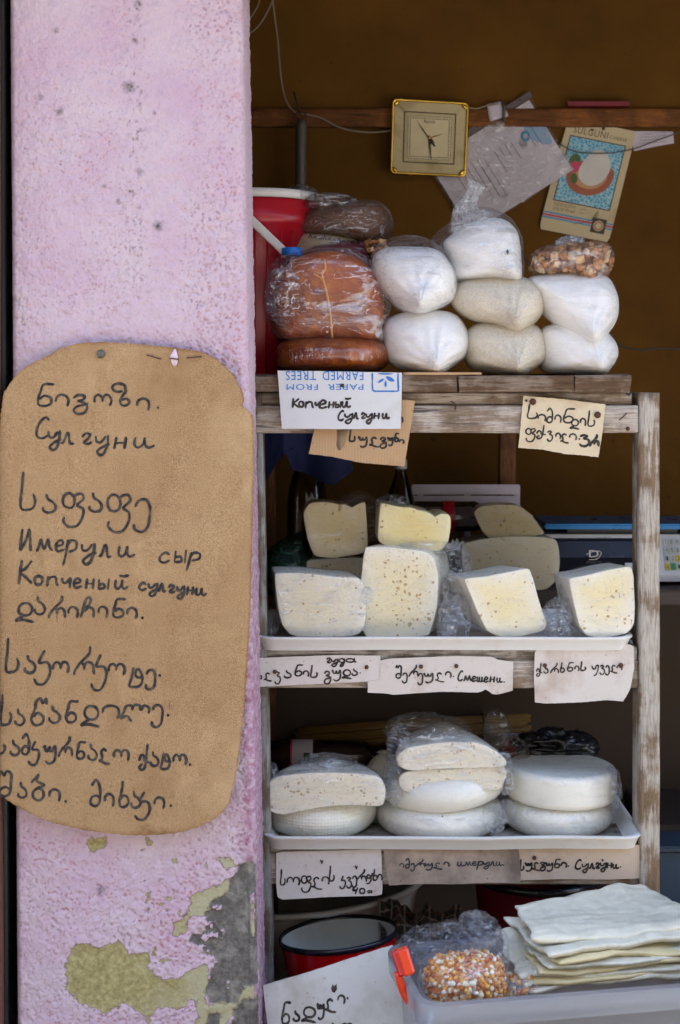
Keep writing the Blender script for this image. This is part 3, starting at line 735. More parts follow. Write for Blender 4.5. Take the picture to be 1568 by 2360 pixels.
    d2, r2 = worley(Q*.19+fbm(Q3*.08, 9, 2)[:, None]*.6, 15)
    dens = np.clip(.35+.55*fbm(Q3*.006, 12, 3)+.45*np.clip((PX-330)/230, 0, 1)+.24*np.clip((PY-1850)/200, 0, 1)-.55*np.exp(-((PX-385)/45)**2)*(PY < 760), 0, 1)
    pit = np.clip((.30*dens+.10-d1)/.14, 0, 1)*(r1 < .25+.6*dens)
    pit2 = np.clip((.30-d2)/.15, 0, 1)*(r2 < .22+.5*dens)*.8
    lump = fbm(Q3*.045, 2, 4, .55); grainy = fbm(Q3*.17, 6, 3)
    smoothp = np.clip((ym+gm), 0, 1)
    hgt = .0026*lump+.0012*grainy-.0018*pit-.0010*pit2
    hgt = hgt*(1-.65*smoothp)-.0016*ym*(1-gm)-.0042*gm
    fade = np.where(kind == 0, .3, 1.0); hgt *= fade
    nx = np.where(kind == 3, 1, np.where(kind == 2, .7, 0)); ny = np.where(kind == 1, -1, np.where(kind == 2, -.7, 0))
    nx = np.where(kind == 0, -1, nx)
    Xr = Xr+nx*hgt; Yr = Yr+ny*hgt
    V = np.stack([Xr, Yr, Zr], 1); F = []
    idx = np.arange(len(zs)*nn).reshape(len(zs), nn)
    A = idx[:-1, :-1].ravel(); B = idx[:-1, 1:].ravel(); Cc = idx[1:, 1:].ravel(); Dd = idx[1:, :-1].ravel()
    F = np.stack([A, B, Cc, Dd], 1)
    back = np.stack([idx[:-1, -1], idx[:-1, 0], idx[1:, 0], idx[1:, -1]], 1); F = np.vstack([F, back])
    me = bpy.data.meshes.new('pink_pillar'); o0 = np.array([(xl0+xr0)/2, yf, 0])
    me.vertices.add(len(V)); me.vertices.foreach_set('co', (V-o0).ravel()); nf = len(F)
    me.loops.add(nf*4); me.loops.foreach_set('vertex_index', F.ravel().astype(np.int32)); me.polygons.add(nf)
    me.polygons.foreach_set('loop_start', np.arange(0, nf*4, 4, dtype=np.int32)); me.polygons.foreach_set('use_smooth', np.ones(nf, bool)); me.update(calc_edges=True); me.validate()
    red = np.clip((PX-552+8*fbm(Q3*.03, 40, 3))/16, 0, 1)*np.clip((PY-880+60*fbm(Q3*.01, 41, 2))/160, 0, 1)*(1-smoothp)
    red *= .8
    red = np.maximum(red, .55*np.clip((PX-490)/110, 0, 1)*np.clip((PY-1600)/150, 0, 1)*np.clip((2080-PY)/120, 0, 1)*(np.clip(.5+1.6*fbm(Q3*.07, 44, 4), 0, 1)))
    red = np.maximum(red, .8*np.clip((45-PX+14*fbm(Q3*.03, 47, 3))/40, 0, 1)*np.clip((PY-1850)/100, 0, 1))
    dirt = np.zeros(len(Q))
    for (a, b, rr) in [(312, 95, 9), (318, 8, 12), (297, 200, 16), (323, 398, 10), (92, 225, 10), (137, 257, 11), (30, 690, 9), (365, 520, 14), (235, 2052, 14), (273, 465, 7), (10, 650, 9), (240, 430, 6), (355, 260, 6), (130, 70, 8)]:
        dirt = np.maximum(dirt, np.clip(1.15-np.hypot(PX-a, PY-b)/rr+.5*fbm(Q3*.2, int(a), 3), 0, 1))
    st = np.exp(-((PX-312+14*fbm(Q3*.02, 60, 2))/26)**2)*np.clip((720-PY)/150, 0, 1)*np.clip(fbm(np.c_[PX*.12, PY*.10, PX*0], 61, 4, .6)*2.6-.45, 0, 1)
    dirt = np.maximum(dirt, st*.9)
    dirt = np.maximum(dirt, .5*gm*np.clip(fbm(Q3*.05, 70, 4)*2, 0, 1))
    dirt = np.maximum(dirt, .55*np.clip((33-PX+10*fbm(Q3*.05, 77, 3))/20, 0, 1)*np.clip((PY-1700)/300, .15, 1))
    pa = np.clip(pit*.9+pit2*.6, 0, 1)*(1-smoothp)
    worn = np.clip((PX-330)/150+.8*fbm(Q3*.03, 80, 3), 0, 1)
    zone = np.clip(.18*(PY < 850)+dens*.8+.5*fbm(Q3*.012, 33, 3)-.55*np.clip((PY-1850)/150, 0, 1), 0, 1)
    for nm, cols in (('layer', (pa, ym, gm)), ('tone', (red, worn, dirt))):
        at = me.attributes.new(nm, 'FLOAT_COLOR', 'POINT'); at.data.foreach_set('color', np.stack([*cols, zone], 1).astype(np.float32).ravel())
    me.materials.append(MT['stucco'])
    o = bpy.data.objects.new('pink_pillar', me); C.objects.link(o); o.location = tuple(o0)
    props(o, 'pink roughcast pillar with paint peeling to yellow and grey near the bottom', 'pillar')
pillar()
# dark door frame beyond the pillar
df = thing('door_frame', (XV(0, -.2), -.2, 0), 'dark door frame in the narrow gap left of the pink pillar', 'door frame')
obj('black_gap_strip', *beam((XV(3, -.2), -.2, 0), (XV(-10, -.2), -.2, 2.6), (.020, 0, 0), (0, .02, 0), 30, .003, .001), MT['blackmetal'], df)
obj('brown_leaf', *beam((XV(-24, -.27), -.27, 0), (XV(-38, -.27), -.27, 2.6), (.022, 0, 0), (0, .015, 0), 30, .003, .0015), MT['brownmetal'], df)
obj('side_light_blocker', *boxg(-1.6, XV(-40, -.27)-.022, -.30, -.1, 0, 2.62, .004), MT['brownmetal'], df)  # unseen box added to keep left sky light off the pillar edge

# ------------------------------------------------------------------ the shelf
sh = thing('wooden_shelf', (.18, .15, 0), 'worn white painted wooden shelf rack of three tiers', 'shelf')
PX0, PX1 = .5315, .5675
obj('post', *beam((PX0+.018, .030, 0), (PX0+.0165, .030, ZV(905, -.004)), (.018, 0, 0), (0, .035, 0), 90, .003, .0010, 4), MT['wood_z'], sh)
obj('post', *beam((XV(622, .03), .030, .0), (XV(583, .03), .030, ZV(905, 0)), (.018, 0, 0), (0, .03, 0), 90, .003, .0012, 5), MT['wood_post_l'], sh)
obj('post', *beam((XV(1169, .70), .70, 1.116), (XV(1169, .70), .70, ZV(905, .70)), (.019, 0, 0), (0, .015, 0), 40, .003, .001, 6), MT['wood_brown_z'], sh)
obj('post', *beam((XV(620, .38), .38, 0), (XV(612, .38), .38, ZV(905, .38)), (.02, 0, 0), (0, .02, 0), 30, .003, .001, 7), MT['wood_brown_z'], sh)
def hb(name, px0, px1, pt, pb, y0, y1, m, seed, amp=.0012, tilt=0.0):
    z0, z1 = ZV(pb, y0), ZV(pt, y0)
    return obj(name, *beam((XV(px0, y0), (y0+y1)/2, (z0+z1)/2+tilt), (XV(px1, y0), (y0+y1)/2, (z0+z1)/2-tilt), (0, (y1-y0)/2, 0), (0, 0, (z1-z0)/2), 90, .0025, amp, seed), m, sh)
hb('plank', 577, 1055, 864, 903, -.020, .12, MT['wood_dark_x'], 11, .0025)
hb('plank', 1058, 1322, 867, 904, -.022, .12, MT['wood_dark_x'], 12, .0028)
hb('plank', 1324, 1454, 866, 905, -.018, .12, MT['wood_dark_x'], 13, .0030)
hb('plank', 560, 1450, 862, 900, .122, .25, MT['wood_dark_x'], 14, .002)
hb('plank', 560, 1450, 862, 900, .252, .38, MT['wood_dark_x'], 15, .002)
hb('rail', 585, 1456, 905.5, 934, .014, .05, MT['wood_x'], 16)
hb('rail', 586, 1471, 934.5, 998, -.003, .022, MT['wood_x'], 17, .0012)
hb('plank', 590, 1468, 1493, 1523, .006, .13, MT['wood_grey_x'], 18, .002)
hb('plank', 590, 1460, 1480, 1508, .132, .26, MT['wood_grey_x'], 19, .002)
hb('plank', 590, 1450, 1465, 1493, .262, .37, MT['wood_grey_x'], 20, .002)
hb('rail', 590, 1471, 1523.5, 1586, .004, .028, MT['wood_x'], 21, .0012)
hb('plank', 610, 1477, 1946, 1966, .004, .13, MT['wood_grey_x'], 22, .002)
hb('plank', 610, 1468, 1926, 1946, .132, .26, MT['wood_grey_x'], 23, .002)
hb('plank', 610, 1458, 1906, 1926, .262, .37, MT['wood_grey_x'], 24, .002)
hb('rail', 612, 1472, 1966.5, 2039, .006, .030, MT['wood_x'], 25, .0012)
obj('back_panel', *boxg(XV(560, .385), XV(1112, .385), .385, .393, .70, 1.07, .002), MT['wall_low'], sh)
def nail(px, py, y, parent, r=5.5, m='rust', name='nail'):
    V, F = lathe([(0.0001, -.004), (r*K(y)*.8, -.0035), (r*K(y), -.0015), (r*K(y)*.95, 0), (r*K(y)*.4, .001), (r*K(y)*.35, .012)], (0, 0, 0), 10, Matrix.Rotation(-math.pi/2, 3, 'X').to_quaternion())
    return obj(name, np.array(V)+np.array(W(px, py, y)), F, MT[m], parent)
nail(1447, 988, -.004, sh, 5); nail(1449, 906, .012, sh, 6, 'blackmetal')
V, F = tube([W(1428, 968, -.006), W(1437, 960, -.012), W(1444, 953, -.006)], 1.6*K(0)); obj('bent_nail', V, F, MT['rust'], sh)
V, F = tube([W(1040, 925, 0), W(1052, 932, -.006), W(1049, 945, -.004)], 1.4*K(0)); obj('bent_nail', V, F, MT['rust'], sh)

# counter behind with the scale, bench below
ct = thing('counter', (.6, .6, 0), 'dark counter board behind the shelf carrying the weighing scale', 'counter')
obj('counter_top', *boxg(-.23, 1.6, .43, .785, 1.085, 1.115, .003), MT['counter'], ct)
obj('leg', *boxg(1.3, 1.36, .46, .52, 0, 1.084, .003), MT['counter'], ct)
obj('leg', *boxg(-.22, -.17, .70, .76, 0, 1.084, .003), MT['counter'], ct)
obj('lower_shelf_board', *boxg(XV(1500, .5), 1.6, .50, .78, ZV(1955, .5), ZV(1902, .5), .003), MT['counter'], ct)
bn = thing('low_bench', (.3, .1, 0), 'low wooden bench under the shelf holding the pan and plastic box', 'bench')
obj('bench_top', *boxg(-.16, 1.0, -.56, .52, .375, .40, .003), MT['wood_brown'], bn)
for x in (-.12, .92):
    for y in (-.52, .46): obj('leg', *boxg(x, x+.05, y, y+.05, 0, .374, .003), MT['wood_brown_z'], bn)
bp = thing('blue_cabinet', (.85, .45, .4), 'blue grey painted cabinet at the right edge behind the post', 'cabinet')
obj('cabinet_body', *boxg(XV(1440, .40), 1.3, .402, .49, .4005, ZV(1962, .4), .004), MT['blue_panel'], bp)
obj('cabinet_top', *boxg(XV(1436, .40), 1.31, .39, .495, ZV(1962, .4)+.0005, ZV(1962, .4)+.012, .003), MT['blue_panel'], bp)
# ------------------------------------------------------------------ handwriting: pen strokes per letter (x 0..1, y in x-heights)
def circ(cx, cy, rx, ry, a0, a1, n=9): return [(cx+rx*math.cos(math.radians(a)), cy+ry*math.sin(math.radians(a))) for a in np.linspace(a0, a1, n)]
GL = {
 'ა': [[(.30, 1.08), (.38, .80), (.72, .62), (.92, .34), (.80, .06), (.42, -.04), (.08, .10), (.06, .28)]],
 'ბ': [[(.02, 1.35), (.55, 1.95), (.40, 1.45), (.95, 1.15), (.45, .92)], circ(.52, .45, .42, .46, 100, 470)],
 'გ': [[(.05, .72), (.35, .98), (.72, .85), (.62, .55), (.30, .42), (.72, .25), (.88, -.15), (.70, -.62), (.30, -.75), (.05, -.45), (.22, -.10), (.60, .05), (.95, .20)]],
 'დ': [circ(.55, .52, .38, .48, 250, -110), [(.42, .05), (.10, -.18), (.05, -.30), (.40, -.25), (.98, -.42)]],
 'ე': [[(.12, .62), (.30, .95), (.68, .98), (.88, .55), (.86, 0), (.78, -.55), (.45, -.85), (.10, -.72), (.04, -.42)]],
 'ვ': [[(.10, .82), (.40, 1.0), (.72, .80), (.40, .48), (.78, .25), (.88, -.25), (.62, -.75), (.22, -.75), (.02, -.45)]],
 'ზ': [circ(.42, 1.62, .34, .38, 300, -20) + [(.78, 1.3), (.60, .85), (.50, .40), (.58, .05), (.85, .06), (.98, .38), (.82, .62), (.58, .52)]],
 'თ': [circ(.3, .5, .26, .42, 60, 400), [(.5, .7), (.8, .9), (.95, .5), (.85, .05)]],
 'ი': [[(.02, .42), (.10, .80), (.45, 1.0), (.85, .82), (.96, .42), (.88, 0)]],
 'კ': [[(.62, 1.20), (.40, .75), (.36, .48), (.78, .50), (.96, .20), (.92, -.30), (.62, -.85), (.22, -.85), (.02, -.55)]],
 'ლ': [[(.72, .82), (.48, .98), (.26, .72), (.34, .25), (.22, -.05), (.02, -.02), (.30, -.12), (.65, -.30), (1.0, -.34)]],
 'Ლ': [[(.95, .45), (.98, .80), (.82, .98), (.68, .70), (.66, .98), (.48, 1.0), (.40, .70), (.38, .98), (.18, .92), (.10, .50), (.02, .10), (.20, .22), (.36, -.15)]],
 'მ': [[(.12, 1.55), (.45, 1.92), (.70, 1.50), (.76, .80), (.66, .18), (.35, -.02), (.06, .20), (.14, .62), (.48, .78), (.74, .55)]],
 'ნ': [[(.98, 1.92), (.42, 1.90), (.26, 1.30), (.12, .60), (.18, .10), (.50, -.02), (.80, .22), (.80, .68), (.48, .88), (.20, .62)]],
 'ო': [[(.02, .35), (.06, .78), (.26, .98), (.46, .72), (.48, .40)], [(.47, .62), (.62, .96), (.84, .92), (.97, .50), (.90, .02)]],
 'რ': [[(.80, 2.0), (.74, 1.5), (.34, .85), (.08, .30), (.0, -.05)], [(.12, .40), (.32, .82), (.50, .62), (.50, .35)], [(.50, .60), (.68, .88), (.92, .66), (.98, .0)]],
 'ს': [[(.22, 2.15), (.16, 1.30), (.04, .45), (.10, .05), (.42, -.03), (.80, .10), (.95, .50), (.86, .85)]],
 'ტ': [[(.32, 1.15), (.22, .60), (.06, .05), (.40, -.04), (.78, .05), (.96, .45), (.78, .98), (.55, 1.05), (.46, .72), (.66, .55), (.95, .60)]],
 'უ': [[(.0, .78), (.10, .92), (.16, .52), (.34, .46), (.46, .82), (.50, .50), (.68, .48), (.86, .92), (.90, .20), (.78, -.50), (.42, -.75), (.18, -.55)]],
 'ფ': [circ(.30, .52, .28, .46, 30, 390) + [(.66, .88), (.90, .92), (.98, .62), (.70, .25), (.94, .0), (.92, -.50), (.66, -1.0), (.28, -1.05), (.05, -.75), (.08, -.50)]],
 'ქ': [[(.80, 1.55), (.72, .90), (.66, .20), (.48, -.40), (.18, -.55), (.02, -.30), (.30, -.05)], [(.02, .25), (.20, .65), (.48, .55), (.52, .20), (.98, .05)]],
 'ყ': [[(.05, .92), (.12, .50), (.42, .42), (.62, .90), (.86, .95), (.84, .35), (.60, -.45), (.30, -.70)]],
 'შ': [[(.02, 1.62), (.16, 1.95), (.34, 1.62), (.52, 1.95), (.80, 1.72), (.80, 1.0), (.74, .25), (.42, -.04), (.06, .12), (.10, .52), (.46, .70), (.74, .48)]],
 'ჩ': [[(.0, .0), (.16, .75), (.34, 1.55), (.58, 1.92), (.74, 1.62), (.62, 1.20), (.36, .85)], [(.30, .55), (.60, .92), (.92, .72), (.94, .0)]],
 'ც': [[(.98, 1.1), (.82, .60), (.30, .85), (.15, .40), (.50, .25), (.70, .55), (.75, .0), (.50, -.55), (.05, -.65)]],
 'წ': [[(.99, 1.55), (.94, 1.92), (.76, 1.62), (.60, 1.95), (.36, 1.72), (.28, 1.15), (.08, .40), (.30, -.02), (.68, .12), (.78, .55), (.48, .88), (.18, .62)]],
 'ხ': [[(.42, 2.0), (.34, 1.30), (.14, .50), (.22, .02), (.62, -.03), (.92, .30), (.80, .78), (.46, .85), (.26, .58)]],
 'ჯ': [[(.05, .2), (.35, .7), (.75, .5), (.95, .1)], [(.25, 1.2), (.45, .5), (.5, -.2)], [(.5, .3), (.9, -.2)]],
 'С': [[(.92, 1.75), (.72, 1.98), (.36, 1.55), (.12, .80), (.14, .18), (.50, -.02), (.88, .28)]],
 'И': [[(.22, 1.95), (.12, 1.0), (.04, .05), (.30, .40), (.62, 1.25), (.80, 1.98), (.86, 1.0), (.90, .12), (.98, .05)]],
 'К': [[(.28, 2.0), (.16, 1.0), (.04, -.05)], [(.98, 1.95), (.55, 1.30), (.20, .95), (.60, .45), (.99, -.02)]],
 'к': [[(.12, 1.4), (.10, .7), (.05, .0)], [(.95, 1.35), (.50, .95), (.15, .70), (.55, .35), (.98, .02)]],
 'а': [circ(.42, .48, .38, .46, 30, 390), [(.85, .95), (.80, .30), (.98, .05)]],
 'у': [[(.06, .92), (.14, .45), (.44, .40), (.74, .92)], [(.92, 1.0), (.86, .20), (.66, -.60), (.36, -.85), (.16, -.50), (.50, -.10), (.98, .20)]],
 'л': [[(.02, .05), (.22, .22), (.46, .98), (.60, .90), (.70, .05), (.98, .02)]],
 'г': [[(.10, .70), (.40, 1.0), (.78, .85), (.56, .45), (.22, .12), (.55, -.02), (.95, .14)]],
 'н': [[(.20, 1.05), (.14, .5), (.06, .0)], [(.12, .52), (.80, .55)], [(.92, 1.05), (.86, .5), (.80, .0)]],
 'и': [[(.10, .95), (.06, .30), (.24, .02), (.48, .35), (.56, .95), (.56, .25), (.74, .02), (.98, .22)]],
 'м': [[(.0, .0), (.14, .35), (.26, .98), (.46, .15), (.72, 1.0), (.80, .40), (.98, .05)]],
 'е': [[(.12, .45), (.70, .62), (.74, .92), (.40, 1.0), (.10, .50), (.30, .02), (.92, .18)]],
 'р': [[(.34, 1.0), (.20, .0), (.02, -1.0)], [(.26, .55), (.52, .98), (.90, .85), (.86, .30), (.40, .08)]],
 'с': [[(.90, .80), (.58, 1.0), (.14, .62), (.12, .15), (.50, -.02), (.92, .20)]],
 'ы': [[(.14, 1.0), (.06, .0)], [(.10, .45), (.52, .50), (.56, .10), (.10, .02)], [(.95, 1.05), (.86, .0)]],
 'о': [circ(.5, .5, .42, .5, 80, 440)],
 'п': [[(.12, 1.0), (.08, .5), (.02, .0)], [(.10, .70), (.45, .98), (.80, .90), (.84, .40), (.98, .05)]],
 'ч': [[(.08, 1.0), (.16, .58), (.52, .52), (.90, 1.0), (.86, .40), (.84, .0)]],
 'ш': [[(.06, .95), (.05, .15), (.30, .06), (.38, .90), (.40, .15), (.66, .06), (.74, .92), (.76, .15), (.98, .06)]],
 'й': [[(.10, .95), (.06, .30), (.24, .02), (.48, .35), (.56, .95), (.56, .25), (.74, .02), (.98, .22)], [(.40, 1.45), (.70, 1.38), (1.0, 1.50)]],
 'д': [circ(.45, .48, .4, .46, 30, 390), [(.86, .95), (.80, .0), (.55, -.85), (.20, -.80), (.50, -.2), (.98, .2)]],
 '4': [[(.25, 1.2), (.10, .55), (.55, .60)], [(.80, 1.15), (.60, .4), (.45, -.35)]],
 '0': [circ(.5, .5, .42, .6, 80, 440)],
 '.': [[(.40, .06), (.55, .02), (.48, .10)]],
 '|': [[(.5, 1.0), (.5, .0)]],
}
def write(name, parent, items, y, ys, conv, w, mat='ink', seed=0):
    """items: (letters, [(x0, x1)...], baseline at first/last x, x-height); conv maps crop units to layout units"""
    rnd = random.Random(seed); geo = Geo(); q = 0
    for it in items:
        txt, spans, (b0, b1), xh = it[:4]; wd = it[4] if len(it) > 4 else w
        xa, xb = spans[0][0], spans[-1][1]
        for ch, sp in zip(txt, spans):
            x0, x1 = sp[0], sp[1]; base = b0+(b1-b0)*((x0+x1)/2-xa)/max(1, xb-xa) if len(sp) < 3 else sp[2]
            hh = xh if len(sp) < 4 else sp[3]
            for st in GL[ch]:
                P = np.array(st, float)+np.array([[rnd.uniform(-.015, .015), rnd.uniform(-.015, .015)] for _ in st])
                P = catmull(P, 7); A = np.stack([x0+P[:, 0]*(x1-x0), base-P[:, 1]*hh], 1)
                A = np.array([conv(a, b) for a, b in A]); q += 1
                geo.add(*ribbon(A, wd, y, ys, (q % 9)*.00003, seed+q))
    return obj(name, geo.V, geo.F, MT[mat], parent, smooth=False)
def crop(x0, y0, x1, Wd=1568): 
    f = (x1-x0)/Wd; return lambda a, b: ((x0+a*f)/1.0848, (y0+b*f)/1.0848)

# ------------------------------------------------------------------ big price board on the pillar
SY = -.272
sb = thing('hanging_sign_board', tuple(W(290, 1922, SY)), 'large tan hardboard sign with rounded corners and black handwriting on the pillar', 'sign')
def ys_sb(X, Z): 
    k = K(SY); py = EY-(Z-EZ)/k; px = EX+X/k
    return -.006*np.clip((py-1500)/400, 0, 1)**2-.004*np.clip((60-px)/80, 0, 1)+.0012*np.sin(px*.012+py*.004)
top = chaikin([(10, 905), (48, 848), (128, 812), (148, 798), (205, 787), (300, 791), (400, 801), (465, 810), (505, 830), (540, 868)], 2, False)
right = chaikin([(540, 868), (560, 905), (563, 930), (558, 938), (578, 950), (586, 975), (585, 1100), (581, 1250), (578, 1400), (566, 1600), (556, 1700), (545, 1790), (528, 1850)], 1, False)
bottom = chaikin([(-22, 1800), (10, 1836), (60, 1868), (110, 1890), (170, 1906), (270, 1921), (380, 1922), (450, 1908), (505, 1882), (528, 1850)], 2, False)
left = chaikin([(10, 905), (2, 960), (-8, 1100), (-16, 1400), (-22, 1700), (-22, 1800)], 1, False)
V, F = coons(top, right, bottom, left, SY, ys_sb, .0045, 120, 220, 2.6, 9)
brd = obj('board', V, F, MT['hardboard'], sb, sharp=50)
nn_, mm_ = 120, 220
ed = np.zeros(len(V)); gi = np.arange(nn_*mm_).reshape(mm_, nn_)
for d_ in range(2):
    val = 1-d_*.6
    for e_ in (gi[d_, :], gi[-1-d_, :], gi[:, d_], gi[:, -1-d_]): ed[e_] = np.maximum(ed[e_], val)
ed[nn_*mm_:] = 1
at = brd.data.attributes.new('edge', 'FLOAT', 'POINT'); at.data.foreach_set('value', ed.astype(np.float32))
c1 = crop(0, 840, 660); c2 = crop(0, 1440, 660)
write('lettering', sb, [
 ('ნიგოზი.', [(215, 325), (332, 412), (435, 530), (560, 665), (660, 772), (815, 890, 438), (930, 948, 428)], (414, 414), 66, ),
 ('Сулгуни', [(210, 300, 606), (285, 365, 626), (365, 440, 640), (485, 550, 640), (565, 650, 655), (675, 755, 668), (790, 920, 664)], (606, 664), 62),
 ('საფაფე', [(120, 215, 1030, 103), (252, 340, 1046), (372, 500, 1028), (528, 612, 1040), (635, 775, 1048, 110), (792, 905, 1075, 104)], (1030, 1060), 98),
 ('Имерули', [(120, 190, 1270, 62), (220, 312, 1278, 70), (325, 390, 1280), (375, 462, 1288, 74), (480, 570, 1300), (590, 660, 1312), (700, 802, 1312, 64)], (1270, 1310), 66),
 ('сыр', [(945, 1012, 1345, 60), (1035, 1110, 1344, 66), (1108, 1196, 1338, 52)], (1345, 1338), 60),
 ('Копченый', [(110, 190, 1466, 66), (202, 258, 1478), (280, 345, 1484), (365, 425, 1494), (432, 490, 1496), (508, 562, 1500), (580, 652, 1502), (680, 762, 1502)], (1470, 1502), 54),
 ('сулгуни', [(825, 872, 1508), (880, 940, 1510), (938, 985, 1516), (1000, 1042, 1522), (1050, 1102, 1526), (1110, 1152, 1534), (1162, 1230, 1538)], (1508, 1538), 42),
], SY, ys_sb, c1, 6.2, seed=1)
write('lettering', sb, [
 ('დარიჩინი.', [(95, 200, 240, 80), (205, 272, 226, 96), (290, 388, 245), (405, 465, 246), (480, 562, 244), (585, 640, 244), (665, 745, 245, 56), (755, 815, 250), (838, 856, 250)], (245, 248), 62),
 ('საკორკოტე.', [(35, 115, 568, 92), (145, 216, 572, 92), (200, 302, 560, 95), (315, 412, 575, 64), (440, 560, 582, 80), (540, 636, 588, 100), (645, 745, 585, 64), (765, 852, 655, 95), (865, 932, 620, 62), (940, 962, 592)], (565, 600), 70),
 ('საწანდიᲚე.', [(5, 72, 880, 82), (90, 152, 882, 84), (180, 280, 884, 80), (290, 362, 868, 90), (385, 466, 868, 64), (485, 592, 858, 86), (610, 712, 842, 74), (720, 892, 848, 82), (900, 976, 836, 70), (990, 1010, 828)], (870, 850), 70),
 ('სამკურნალო', [(-45, 38, 1052, 62), (64, 122, 1060, 80), (130, 190, 1058, 62), (172, 236, 1062, 66), (260, 340, 1066, 62), (350, 432, 1066, 56), (452, 512, 1082, 50), (525, 582, 1086, 82), (588, 652, 1090, 66), (678, 772, 1092, 62)], (1060, 1092), 58),
 ('ქატო.', [(830, 892, 1108, 72), (895, 948, 1122, 74), (955, 1012, 1140, 78), (1030, 1112, 1116, 58), (1122, 1140, 1120)], (1108, 1118), 60),
 ('შაბი.', [(0, 88, 1300, 74), (110, 166, 1310, 80), (190, 268, 1328, 78), (295, 362, 1332, 68), (386, 402, 1336)], (1305, 1335), 64),
 ('მიხაკი.', [(538, 620, 1358, 78), (625, 682, 1360, 72), (705, 772, 1362, 74), (782, 842, 1366, 84), (805, 896, 1372, 78), (920, 982, 1374, 66), (1010, 1026, 1360)], (1358, 1374), 64),
], SY, ys_sb, c2, 6.2, seed=2)
write('faint_pencil', sb, [('||', [(338, 340, 270, 40), (1006, 1010, 790, 40)], (270, 790), 40), ], SY, ys_sb, c2, 1.6, 'ink_soft', seed=3)
nail(233, 816, SY-.001, sb, 10, 'iron')
for a, b in (((338, 818), (372, 828)), ((430, 825), (466, 822)), ((392, 826), (412, 828))):
    obj('staple', *tube([W(*a, SY-.002), W((a[0]+b[0])/2, (a[1]+b[1])/2, SY-.0035), W(*b, SY-.002)], 1.6*K(SY)), MT['rust'], sb)
obj('torn_notch', *flat(chaikin([(396, 838), (392, 820), (398, 812), (404, 801), (408, 812), (411, 824), (409, 840), (402, 846)], 2), SY-.0012, .0006), plain('pink_showing_through', lin(224, 198, 210), .7), sb)

# ------------------------------------------------------------------ price cards on the rails
def card(label, quad, y, mat, ys=None, th=.0015, rough=.6, seed=0, rot=None, name='price_card', group=None, k=None, cat='price card'):
    if len(quad) == 4 and not hasattr(quad[0][0], '__len__'): t, r, b, l = quad4(*quad)
    else: t, r, b, l = quad
    P = np.array(list(t)+list(b)); base = W(P[:, 0].mean(), max(p[1] for p in b), y)
    o = thing(name, tuple(base), label, cat, group)
    V, F = coons(t, r, b, l, y, ys, th, 36, 24, rough, seed); obj('sheet', V, F, MT[mat], o, sharp=50)
    return o
def bend(ax, az, cx, cz, y, q=.0): 
    k = K(y); x0 = XV(cx, y); z0 = ZV(cz, y)
    return lambda X, Z: -(ax*((X-x0)/.1)**2+az*np.clip((z0-Z)/.08, 0, 3)**2)*.001+q
# cardboard card half hidden behind the printed carton
ys1 = bend(0, 1.5, 830, 930, -.010)
cb = card('brown cardboard card with black handwriting hanging half behind the printed white carton', ([(742, 905), (957, 924)], [(957, 924), (946, 990), (932, 1075)], [(712, 1046), (770, 1053), (830, 1066), (932, 1075)], [(742, 905), (728, 975), (712, 1046)]), -.010, 'card_brown', ys1, .004, 1.0, 4)
cA = crop(680, 920, 1060)
write('lettering', cb, [('სულგუნი', [(800, 860, 755, 60), (895, 990, 770, 62), (1003, 1108, 788, 72), (1115, 1190, 780, 62), (1195, 1252, 765, 48), (1262, 1312, 758, 42), (1315, 1362, 778, 38)], (755, 778), 55), ('ი', [(1326, 1352, 560, 50)], (560, 560), 50)], -.010, ys1, cA, 4.6, seed=5)
obj('torn_patch', *flat([cA(*p) for p in [(672, 640), (790, 632), (775, 720), (745, 800), (715, 845), (690, 850), (668, 800), (676, 720)]], -.0105, .0004, ys1), plain('inner_cardboard', lin(150, 128, 100), .8), cb)
ys2 = bend(0, .8, 780, 905, -.024)
pc = card('white carton card with upside down blue print and bold marker writing', ([(640, 854), (780, 856), (927, 859)], [(927, 859), (926, 920), (924, 988)], [(650, 988), (790, 989), (924, 988)], [(640, 854), (645, 920), (650, 988)]), -.0245, 'carton', ys2, .001, .5, 6)
write('lettering', pc, [('копчеый', [(212, 282, 408, 66), (275, 332, 402, 58), (345, 430, 412, 62), (445, 500, 412, 60), (485, 575, 415, 80), (652, 715, 408, 58), (722, 815, 405, 62)], (408, 405), 60), ('н', [(582, 645, 412, 60)], (412, 412), 60),
  ('Сулгуни', [(680, 748, 540, 50), (748, 842, 525), (838, 895, 522), (920, 968, 520), (968, 1042, 525), (1050, 1112, 524), (1138, 1216, 522)], (540, 522), 56)], -.0245, ys2, cA, 5.0, seed=6)
